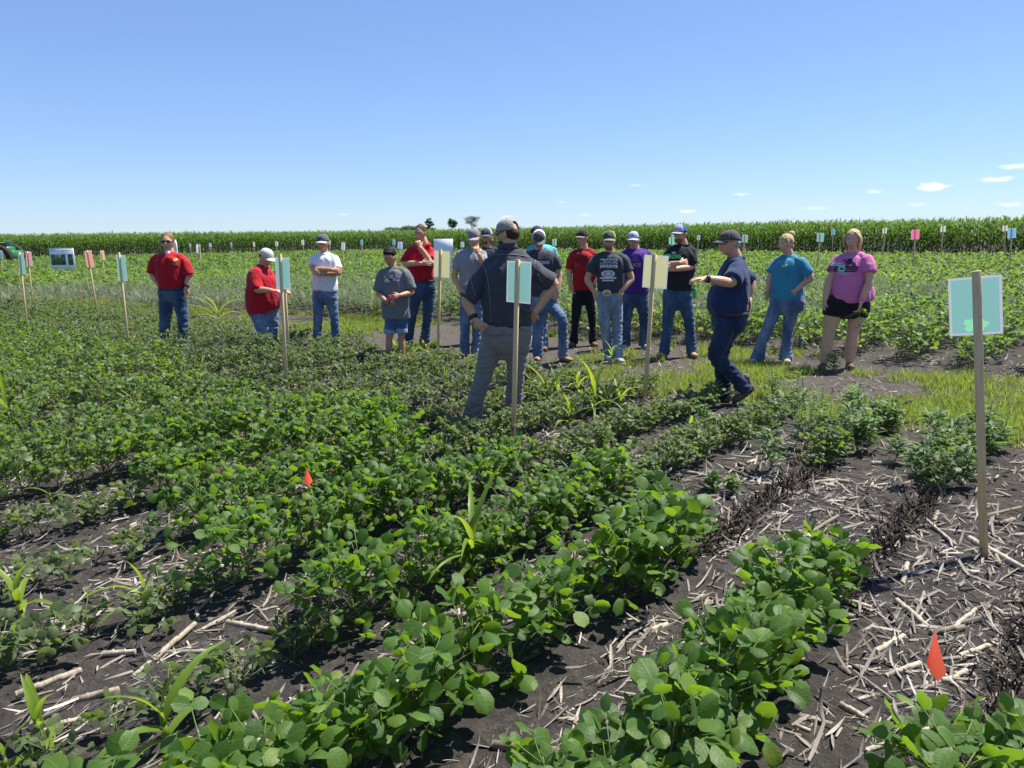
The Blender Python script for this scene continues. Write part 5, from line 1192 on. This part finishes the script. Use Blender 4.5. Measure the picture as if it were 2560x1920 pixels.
    R['g6'] = person('young man in light grey shirt and orange marked cap, hand at his mouth', C, 10.45, dict(c=(370, 235), yaw=-8, pitch=14), (385, 355), ((215, 395), (470, 395)),
        [((155, 660), (215, 800, -.10), (285, 870, -.14)), ((480, 545, -.18), (425, 420, -.24), (395, 340, -.22), dict(n=(-.4, 1, 0), curl=.8))],
        [(205, 490, 480, .12), (212, 490, 600, .125), (215, 485, 720, .125), (220, 478, 860, .12)], [(222, 475, 850, .12), (218, 478, 920, .125), (250, 450, 1000, .10)],
        [((285, 930), (275, 1180), (268, 1505), -10), ((415, 930), (405, 1190), (395, 1500), 8)], lgrey, mj, ('boot', brown), cap=dict(front=(.22, .215, .22), bill=(.34, .32, .32), logo=((.55, .18, .05), .75, .03, .35, .035), tilt=4), hair=dict(c=(.16, .09, .045), k='undercap'), build=1.0, sleeve=(.62, .6))
    R['g7'] = person('long haired man with a goatee and white backed cap standing in the back', C, 11.8, dict(c=(508, 220), yaw=-10, pitch=6), (530, 330, .02), ((430, 375), (640, 375)),
        [((400, 600), (400, 780), (410, 850)), ((655, 600), (660, 780), (650, 850))],
        [(420, 645, 440, .11), (425, 640, 560, .12), (425, 640, 680, .12), (425, 640, 800, .12)], [(428, 638, 790, .12), (425, 640, 850, .12), (450, 615, 920, .10)],
        [((480, 860), (475, 1080), (470, 1395), -8), ((590, 860), (590, 1080), (595, 1395), 8)], fabric('dark_blue_cotton', (.03, .04, .06)), bj, ('boot', dbr), cap=dict(front=(.06, .065, .075), back=(.72, .72, .74), bill=(.10, .10, .11), logo=((.4, .4, .42), 0, .04, .3, .03)), hair=dict(c=(.26, .13, .05), k='longcurl'), beard=dict(c=(.05, .03, .015), k='goatee'))
    R['back'] = person('bearded man in dark grey jacket seen from behind with hands on hips', K, 6.55, dict(c=(812, 135), yaw=-118, pitch=4), (812, 215, 0), ((668, 362), (1003, 372)),
        [((505, 630, -.05), (560, 780, -.10), (640, 850, -.12), dict(n=(.3, .9, 0), curl=.4, side=-1)), ((1160, 515, .0), (1015, 725, -.05), (985, 790, .0), dict(n=(0, 1, .3), curl=.7, side=1))],
        [(630, 1010, 400, .16), (625, 1000, 500, .17), (618, 985, 620, .17), (625, 990, 720, .16), (630, 985, 805, .15)], [(632, 985, 805, .15), (612, 998, 880, .165), (640, 985, 980, .15), (680, 930, 1030, .11)],
        [((700, 960), (625, 1210), (535, 1555), 160), ((890, 960), (875, 1190), (850, 1480, .10), 195)], dgj, cargo, ('boot', plain('pale_boot', (.35, .30, .24), .7)), cap=dict(front=(.36, .33, .27), back=(.30, .285, .24), bill=(.30, .27, .22), gap=True, tilt=2), hair=dict(c=(.045, .025, .014), k='undercap'), glasses='sun', beard=dict(c=(.03, .018, .01)), belt={}, watch=(0, (.015, .015, .018), True), build=1.14, sleeve=(.95, .85), sleeve_r=1.12, polo=dict(yaw=180))
    R['c9'] = person('man in charcoal shirt and white backed cap looking straight down', C, 10.05, dict(c=(1080, 255), yaw=-4, pitch=30), (1085, 365, .03), ((970, 405), (1238, 415)),
        [((935, 690), (985, 830, -.10), (1030, 880, -.14)), ((1300, 655), (1285, 840, -.10), (1255, 905, -.14))],
        [(955, 1255, 470, .115), (970, 1250, 600, .12), (980, 1245, 740, .12), (978, 1240, 860, .12)], [(980, 1238, 862, .12), (975, 1245, 930, .125), (1005, 1230, 1010, .10)],
        [((1050, 940), (1080, 1220), (1070, 1545), -10), ((1185, 940), (1335, 1130, -.18), (1345, 1520, -.05), 32)], char, mj, ('boot', tan), cap=dict(front=(.075, .08, .085), back=(.75, .75, .80), bill=(.16, .16, .16), logo=((.42, .13, .05), 0, .04, .35, .02)), hair=dict(c=(.12, .06, .03), k='undercap'), sleeve=(.60, .58), sleeve_r=1.12)
    R['c10'] = person('person in aqua shirt and dark turned cap half hidden behind another', C, 11.0, dict(c=(1058, 205), yaw=-40, pitch=5), (1085, 305, .02), ((975, 355), (1240, 355)),
        [((945, 600), (960, 760), (985, 830)), ((1262, 590), (1255, 760), (1240, 830))],
        [(965, 1250, 420, .12), (970, 1250, 560, .13), (975, 1245, 700, .13), (975, 1245, 830, .13)], [(980, 1240, 825, .12), (978, 1242, 880, .12), (1010, 1215, 960, .10)],
        [((1050, 890), (1050, 1120), (1050, 1440), -8), ((1120, 890), (1125, 1120), (1130, 1440), 6)], aqua, mj, ('boot', brown), cap=dict(front=(.03, .03, .035), back=(.09, .035, .16), bill=(.025, .025, .03)), hair=dict(c=(.05, .03, .02), k='undercap'))
    R['red'] = person('young man in red logo shirt and black jeans with hands in pockets', D, 11.35, dict(c=(242, 240), yaw=-38, pitch=2), (268, 345, .02), ((140, 400), (362, 392)),
        [((98, 640), (108, 755, -.08), (150, 800, -.12)), ((412, 650), (345, 765, -.10), (285, 800, -.14))],
        [(132, 382, 460, .12), (138, 384, 580, .12), (140, 388, 690, .12), (138, 388, 795, .12)], [(140, 388, 790, .115), (138, 392, 850, .12), (165, 370, 930, .10)],
        [((195, 870), (172, 1110), (148, 1380), -25), ((320, 870), (350, 1110), (362, 1385), 10)], redt, bj, ('boot', brown), cap=dict(front=(.025, .023, .022), bill=(.22, .17, .12), logo=((.35, .35, .35), -.1, .045, .3, .02)), hair=dict(c=(.16, .08, .04), k='undercap'), slim=True, sleeve=(.66, .66), sleeve_r=1.1)
    R['rodeo'] = person('young man in rodeo shirt with a big oval belt buckle and neon cap', D, 9.9, dict(c=(535, 268), yaw=-12, pitch=4), (545, 385, .02), ((385, 440), (702, 440)),
        [((300, 690), (365, 820, -.10), (430, 860, -.14)), ((778, 685), (670, 825, -.11), (600, 870, -.15))],
        [(385, 702, 500, .125), (395, 695, 600, .13), (405, 685, 700, .125), (412, 672, 805, .115)], [(412, 672, 815, .112), (385, 683, 890, .125), (410, 660, 985, .11)],
        [((470, 920), (490, 1200), (535, 1530, .12), -6), ((610, 920), (625, 1200), (630, 1545, -.06), 14)], char, lj, ('boot', gry, wsole), cap=dict(front=(.075, .085, .075), back=(.62, .80, .04), bill=(.21, .23, .18), logo=((.17, .19, .15), .1, .045, .35, .03)), hair=dict(c=(.10, .055, .03), k='undercap'), beard=dict(c=(.24, .13, .08), k='stubble'), belt=dict(buckle=(497, 833, 92, 72, (.62, .6, .55), (.45, .30, .10))), sleeve=(.60, .56), sleeve_r=1.12)
    R['purple'] = person('young man in purple shirt and white front cap partly behind the yellow sign', D, 11.05, dict(c=(805, 262), yaw=-22, pitch=4, fat=1.1), (825, 350, .02), ((705, 395), (965, 405)),
        [((690, 620), (715, 770), (735, 830)), ((1000, 640, .02), (930, 770, -.10), (885, 790, -.14))],
        [(695, 978, 460, .13), (700, 975, 580, .14), (700, 970, 700, .14), (695, 965, 825, .14)], [(705, 950, 820, .125), (695, 955, 880, .13), (720, 930, 950, .11)],
        [((750, 890), (725, 1130), (710, 1390), -14), ((890, 890), (920, 1120), (918, 1395), 14)], purp, dj, ('shoe', gry, wsole), cap=dict(front=(.42, .46, .54), back=(.03, .03, .035), bill=(.46, .48, .52), logo=((.1, .2, .4), 0, .045, .35, .03)), hair=dict(c=(.08, .045, .03), k='undercap'), build=1.1)
    R['strong'] = person('man in black shirt, blue cap and sunglasses with crossed arms', E_, 10.25, dict(c=(346, 155), yaw=-48, pitch=2), (380, 232, .02), ((275, 282), (452, 290)),
        [((200, 430, -.12), (345, 405, -.28), (375, 400, -.26), dict(n=(0, 1, -.2), curl=.5)), ((448, 440, -.08), (280, 462, -.24), (228, 450, -.24), dict(n=(0, 1, 0), curl=.4))],
        [(238, 492, 340, .125), (222, 480, 430, .14), (220, 462, 530, .145), (218, 458, 628, .14)], [(212, 455, 620, .13), (190, 458, 690, .135), (220, 440, 770, .11)],
        [((258, 730), (238, 930), (210, 1130), -40), ((390, 730), (425, 930), (448, 1165), 4)], blk, jean((.03, .06, .125), (.07, .13, .22)), ('boot', plain('sand_leather', (.36, .24, .14), .75)), cap=dict(front=(.32, .36, .44), back=(.03, .07, .30), bill=(.38, .38, .38)), hair=dict(c=(.34, .19, .075), k='undercap'), glasses='sun', beard=dict(c=(.22, .11, .06), k='stubble'), build=1.05, sleeve=(.66, .70), sleeve_r=1.15)
    R['navy'] = person('older man in navy shirt and grey cap walking left with one arm held out', E_, 7.35, dict(c=(772, 235), yaw=-80, pitch=2, s=1.0), (835, 345, .02), ((850, 440, -.20), (850, 440, .20)),
        [((785, 575, -.34), (560, 540, -.42), (440, 545, -.44), dict(n=(-.3, 0, -1), curl=.55, side=1)), ((958, 585, .22), (945, 700, .18), (955, 800, .14), dict(n=(-1, 0, 0), curl=.25))],
        [(715, 915, 450, .18), (662, 932, 560, .195), (604, 934, 680, .20), (592, 928, 760, .195), (632, 925, 826, .18)], [(638, 926, 832, .182), (622, 922, 895, .18), (640, 900, 960, .17), (680, 850, 1010, .12)],
        [((745, 930, -.10), (655, 1215, -.10), (905, 1500, -.08), -80, .10, 34), ((760, 930, .10), (700, 1220, .10), (728, 1545, .10), -78)], navy, nj, ('boot', plain('dusty_brown_leather', (.12, .085, .06), .7)), cap=dict(front=(.085, .08, .08), back=(.075, .07, .072), bill=(.09, .085, .085)), hair=dict(c=(.42, .38, .33), k='undercap'), glasses='clear', belt={}, watch=(0, (.015, .02, .05), True), build=1.1, sleeve=(.78, .80), sleeve_r=1.25, sk=(.60, .32, .205))
    R['teal'] = person('blonde woman with a hair bun in teal shirt and flared jeans', Fz, 9.65, dict(c=(432, 290), yaw=-58, pitch=2, s=.97), (475, 395, .02), ((355, 450, .07), (588, 450, -.09)),
        [((268, 640, .08), (258, 760, .04), (268, 830, .0)), ((688, 640, -.10), (540, 775, -.18), (465, 812, -.16))],
        [(318, 615, 520, .125), (298, 612, 620, .135), (285, 610, 740, .14), (280, 600, 840, .145)], [(290, 618, 800, .13), (268, 632, 880, .15), (280, 610, 970, .12)],
        [((345, 930), (235, 1180), (135, 1475), -45), ((500, 930), (455, 1170), (430, 1480), -10)], teal, wj, ('shoe', plain('beige_canvas', (.38, .34, .28), .8)), hair=dict(c=(.50, .37, .20), k='bun'), build=1.0, sleeve=(.66, .72), sleeve_r=1.2, flare=1.25, sk=(.60, .35, .23))
    R['pink'] = person('blonde woman in pink printed shirt and black shorts holding a plant sprig', Fz, 9.2, dict(c=(1128, 245), yaw=-38, pitch=2, fat=1.08), (1140, 370, .02), ((990, 430, .08), (1282, 430, -.10)),
        [((885, 680, .04), (838, 880), (825, 960), dict(n=(1, 0, 0), curl=.5)), ((1300, 680, -.20), (1215, 890, -.25), (1190, 985, -.26), dict(n=(-1, .2, 0), curl=.7))],
        [(955, 1290, 500, .15), (940, 1270, 600, .165), (915, 1300, 720, .175), (905, 1335, 800, .18), (910, 1330, 862, .175)], [(890, 1320, 840, .16), (850, 1318, 920, .17), (860, 1300, 985, .15)],
        [((935, 960), (885, 1190), (825, 1530), -35), ((1190, 960), (1130, 1200), (1090, 1540), -12)], pink, fabric('black_jersey', (.012, .012, .014)), ('shoe', plain('brown_clog', (.10, .07, .055), .7)), hair=dict(c=(.52, .39, .22), k='pony'), build=1.12, sleeve=(.52, .52), sleeve_r=1.2, shorts=dict(f=.26, thick=1.22), watch=(1, (.85, .12, .35), False), sk=(.60, .35, .23))
    return R
def prints(R):
    wh = plain('white_print', (.62, .62, .62), .8, nz=.35, sc=220); gn = plain('green_print', (.10, .62, .25), .8); gd = plain('gold_print', (.62, .40, .06), .8); dkp = plain('dark_print', (.02, .02, .035), .8); mint = plain('mint_print', (.25, .60, .52), .8); drk = plain('dark_red_print', (.10, .012, .02), .8); lav = plain('lavender_print', (.40, .38, .52), .8, nz=.6, sc=160); lime = plain('lime_print', (.45, .75, .30), .8)
    def put(k, px, yaw, mat, name, tri=None, quad=None, V=None, d=0, off=.004, part='shirt'):
        r = R[k]; c = r['J']((px[0], px[1], d)); return project_flat(r[part], V, c, yaw, mat, name, off, tri, quad)
    # rodeo shirt
    V, T = text_flat('RODEO', .058, .03, .20); put('rodeo', (520, 497), 0, dkp, 'lettering', T, None, V, off=.007)
    V, Q = rects_flat([(-.108, .014, .108, .086), (-.112, -.032, .112, .004)]); put('rodeo', (520, 545), 0, wh, 'printed_panel', None, Q, [(x, z+.01) for x, z in V], off=.004)
    V, T = text_flat('HARDCORE', .034, .01, .18); put('rodeo', (512, 560), 0, dkp, 'lettering', T, None, V, off=.008)
    V, Q = ring_flat(.030, .046, 24, sx=1.9); put('rodeo', (512, 625), 0, wh, 'printed_ring', None, Q, V)
    V, Q = ring_flat(.002, .022, 20, sx=2.0); put('rodeo', (512, 625), 0, wh, 'printed_oval', None, Q, V)
    V, Q = rects_flat([(-.105, .0, .105, .022), (-.075, -.03, .075, -.012)]); put('rodeo', (512, 680), 0, wh, 'printed_banner', None, Q, V)
    # black shirt
    V, T = text_flat('STRONG', .056, .03, .21); put('strong', (305, 345), -25, gn, 'lettering', T, None, V)
    V, T = poly_flat([(-.03, .04), (-.022, .055), (0, .058), (.02, .052), (.032, .042), (.0, .036)]); put('strong', (308, 345), -25, wh, 'printed_emblem', T, None, V)
    V, T = text_flat('STATE', .05, .02, .19); put('purple', (812, 532), -10, gd, 'lettering', T, None, V)
    V, T = poly_flat([(-.07, .05), (-.06, .12), (.02, .13), (.06, .11), (.07, .03), (.01, .02)]); put('purple', (818, 520), -10, plain('violet_print', (.10, .06, .28), .8), 'printed_shape', T, None, V)
    # red shirt
    for i in range(3): V, T = poly_flat([(-.016+i*.011, 0), (-.008+i*.011, 0), (-.004+i*.007, .012+i*.008), (-.010+i*.007, .012+i*.008)]); put('red', (217, 412), -25, wh, 'printed_mark', T, None, V)
    V, Q = rects_flat([(.0, -.022, .085, .03)]); put('red', (240, 470), -22, drk, 'printed_block', None, Q, V); V, Q = rects_flat([(-.085, -.02, -.075, .02), (-.065, -.02, -.04, -.012), (-.065, .008, -.04, .016), (-.035, -.02, -.027, .02), (-.022, -.02, -.006, -.012)]); put('red', (240, 470), -22, drk, 'printed_letters', None, Q, V)
    V, Q = ring_flat(.016, .022, 18, sx=1.7); put('red', (205, 533), -25, plain('faded_print', (.30, .12, .14), .8), 'printed_oval', None, Q, V)
    # boy
    rg = np.random.default_rng(2)
    for mt, n, sc_ in ((lav, 9, .030), (plain('cream_print', (.62, .58, .40), .8, nz=.4, sc=160), 7, .022), (plain('navy_print', (.06, .06, .12), .8), 8, .014)):
        V, T = [], []
        for i in range(n):
            p, t = poly_flat([(math.cos(a)*sc_*rg.uniform(.5, 1.1), math.sin(a)*sc_*rg.uniform(.4, .9)) for a in np.linspace(0, 6.28, 9)[:-1]]); o = np.array([rg.uniform(-.09, .10), rg.uniform(-.045, .035)]); b = len(V); V += list(p+o); T += [[q+b for q in tt] for tt in t]
        put('boy', (1125, 615), -6, mt, 'printed_design', T, None, V, off=.004+.001*(mt is not lav))
    # charcoal shirt
    V, T = text_flat('ROAD', .040, .03, .15); put('c9', (1130, 503), 0, wh, 'lettering', T, None, V)
    # pink shirt: steer over stripes with a round badge
    V, Q = rects_flat([(-.15, .018, .19, .036), (-.15, -.006, .18, .010), (-.15, -.030, .17, -.014)], 10); put('pink', (1010, 548), -22, dkp, 'printed_stripes', None, Q, V)
    V, Q = rects_flat([(-.055, .0, .062, .052), (-.092, .022, -.05, .050), (-.05, -.05, -.036, .0), (-.028, -.045, -.016, .0), (.03, -.05, .044, .0), (.05, -.05, .062, .0), (-.02, -.012, .03, .0)], 4); put('pink', (1095, 482), -22, dkp, 'printed_steer', None, Q, V)
    V, Q = ring_flat(.002, .042, 20); put('pink', (1008, 543), -22, mint, 'printed_badge', None, Q, V, off=.006)
    V, T = poly_flat([(math.cos(a)*(.024 if i % 2 else .010), math.sin(a)*(.024 if i % 2 else .010)) for i, a in enumerate(np.linspace(.314, 6.6, 11)[:-1])]); put('pink', (1008, 543), -22, dkp, 'printed_star', T, None, V, off=.008)
    V, Q = rects_flat([(-.10, .0, .02, .018), (-.10, -.024, .06, -.006)]); put('pink', (995, 498), -22, mint, 'printed_lines', None, Q, V)
    V, Q = rects_flat([(-.06, 0, .10, .006), (-.04, -.014, .08, -.008)]); put('pink', (1005, 588), -22, mint, 'printed_lines', None, Q, V)
    V, T = poly_flat([(-.022, .006), (-.016, -.004), (-.006, -.006), (.026, .010), (-.004, .001), (-.014, .001)]); put('pink', (1128, 988), -10, wh, 'printed_tick', T, None, V, part='trousers')
    V, T = poly_flat([(-.035, .006), (-.03, -.008), (-.005, -.012), (.02, -.002), (.035, .022), (.03, -.012), (.0, -.026), (-.03, -.02)]); put('teal', (455, 502), -35, lime, 'printed_logo', T, None, V)
    # polos
    V, Q = ring_flat(.004, .022, 14); put('p1', (490, 410), 0, gd, 'chest_badge', None, Q, V); V, Q = rects_flat([(-.032, -.02, .032, .02)]); put('p1', (497, 455), 0, plain('pale_red_print', (.50, .08, .10), .8), 'chest_text', None, Q, V)
    V, Q = ring_flat(.003, .016, 12); put('rp', (1495, 300), -10, plain('pale_red_print', (.50, .08, .10), .8), 'chest_badge', None, Q, V)
    for z0, z1 in ((345, 395), (395, 430)): pass
    V, Q = rects_flat([(-.010, -.09, .010, .0)], 2)
    for k, px in (('p1', (392, 415)), ('rp', (1470, 320))): put(k, px, 0, R[k]['shirt'].data.materials[0], 'placket', None, Q, V, off=.006)
    # piping on the grey jacket
    r = R['back']; pm = plain('grey_piping', (.15, .15, .19), .7); me = r['shirt'].data; co = np.empty(len(me.vertices)*3, np.float32); me.vertices.foreach_get('co', co)
    bv = BVHTree.FromPolygons([tuple(c) for c in co.reshape(-1, 3)], [tuple(p.vertices) for p in me.polygons])
    for line in ([(598, 330), (650, 305), (720, 292), (810, 290), (900, 296), (970, 312), (1020, 335)], [(602, 335), (640, 395), (662, 480), (675, 600), (683, 700), (686, 800)], [(598, 335), (560, 390), (540, 470), (548, 540), (572, 605)], [(1020, 335), (1012, 385), (990, 450), (972, 540)], [(905, 670), (930, 695), (960, 712), (995, 722)], [(1040, 440), (1060, 478), (1075, 500)]):
        pts = crom(line, 6); V, Q = [], []
        for p in pts:
            q = r['J']((p[0], p[1], -.6)); dr = nrm(q+r['base']-CAMP); h = bv.ray_cast(Vector(r['J']((p[0], p[1], -1.2))), Vector(dr))
            if h[0] is not None: V.append(np.array(h[0])-dr*.003)
        if len(V) > 3: MB().add(*tube(V, [.0042]*len(V), 6, 1)).build('piping', pm, r['shirt'])
    tm = BVHTree.FromPolygons([tuple(v.co) for v in r['trousers'].data.vertices], [tuple(p.vertices) for p in r['trousers'].data.polygons])
    for rect in ((640, 868, 780, 905), (905, 832, 985, 868)):
        x0, y0, x1, y1 = rect; V, Q = [], []; n = 8
        for i in range(n+1):
            for yy in (y0, y1-4*abs(i-n/2)): 
                x = x0+(x1-x0)*i/n; q = r['J']((x, yy, -1.2)); dr = nrm(q+r['base']-CAMP); h = tm.ray_cast(Vector(q), Vector(dr)); V.append((np.array(h[0]) if h[0] is not None else r['J']((x, yy, -.17)))-dr*.006)
        Q = [[2*i, 2*i+2, 2*i+3, 2*i+1] for i in range(n)]; ob = MB().add(V, Q).build('pocket_flap', r['trousers'].data.materials[0], r['trousers']); ob.modifiers.new('s', 'SOLIDIFY').thickness = .006
def held(R):
    r = R['boy']; p = r['J']((1072, 868, -.30))+r['base']
    o = MB().box((0, 0, 0), (.009, .035, .055), .4, 0, .004).build('phone', plain('red_case', (.35, .04, .06), .4)); o.location = p; o.rotation_euler = (0, .15, 0); tag(o, 'dark red phone in the hands of the boy looking down', 'phone')
    r = R['w']; p = r['HND'][0][3]+r['base']; d = np.array([.5, .1, -.3])
    o = MB().add(*tube([(0, 0, 0), (.06, 0, -.05), (.085, 0, -.07)], [.005, .005, .002], 8, 2)).build('pen', plain('dark_pen', (.04, .02, .03), .4)); o.location = p-[.02, .03, 0]; tag(o, 'small dark pen in the hand of the woman in red', 'pen')
    r = R['strong']; p = r['J']((470, 655, .08))+r['base']; V = []
    o = empty('bottle', p-[0, 0, .09]); g = NM('green_bottle'); g.col((.10, .55, .16)); g.rough(.15); g.b.inputs['Transmission Weight'].default_value = .5
    MB().add(*tube([(0, 0, 0), (0, 0, .04), (0, 0, .10), (0, 0, .135), (0, 0, .15), (0, 0, .17)], [.032, .033, .033, .026, .014, .013], 16, 4, round_=(False, False))).build('bottle_body', g.m, o); MB().add(*tube([(0, 0, .168), (0, 0, .186)], [.0155, .0155], 14, 1, round_=(False, False))).build('cap', plain('green_cap', (.04, .42, .12), .4), o)
    tag(o, 'green plastic bottle in the back pocket of the man in the black shirt', 'bottle')
    r = R['teal']; p = r['J']((612, 850, .03))+r['base']
    o = MB().box((0, 0, 0), (.008, .038, .075), .3, 0, .005).build('phone', plain('white_case', (.55, .60, .66), .35)); o.location = p; o.rotation_euler = (0, .06, 0); tag(o, 'pale phone in the back pocket of the woman in teal', 'phone')
    r = R['pink']; p = r['HND'][1][3]+r['base']
    o = empty('soybean_sprig', p); e = np.array([[-.06, -.03, -.02], [-.16, -.05, -.06], [-.24, -.06, -.10], [.05, -.02, .03], [.10, -.03, -.02], [.03, -.03, -.12], [.0, -.02, -.22]]); MB().add(*segs(np.zeros((7, 3)), e, .003, .002, 5)).build('stem', MAT['stem'], o)
    n = 26; i = rng.integers(0, 7, n); MB().add(*blades(e[i]*rng.uniform(.5, 1.05, (n, 1)), rng.uniform(0, 6.28, n), rng.uniform(-1, .4, n), .5, rng.uniform(.035, .055, n), rng.uniform(.025, .04, n), rng.normal(0, .7, n), 4, 3, 'soy', tone=.3)).build('foliage', MAT['soy'], o)
    tag(o, 'pulled soybean sprig hanging from the hand of the woman in pink', 'plant sprig')

# ------------------------------------------------------------------ assemble
import time
_t = time.time()
def lap(s):
    global _t; print('LAP', s, round(time.time()-_t, 1), flush=True); _t = time.time()
RP = people(); lap('people'); prints(RP); held(RP); lap('prints')
signs(); boards(); flags(); tractor(); trees(); lap('signs')
maize(); lap('maize'); far_soy(); lap('far'); residue(); clods(); dead_rows(); stalks(); grass(); lap('residue')
soybeans(); volunteers(); weeds(); lap('soy')
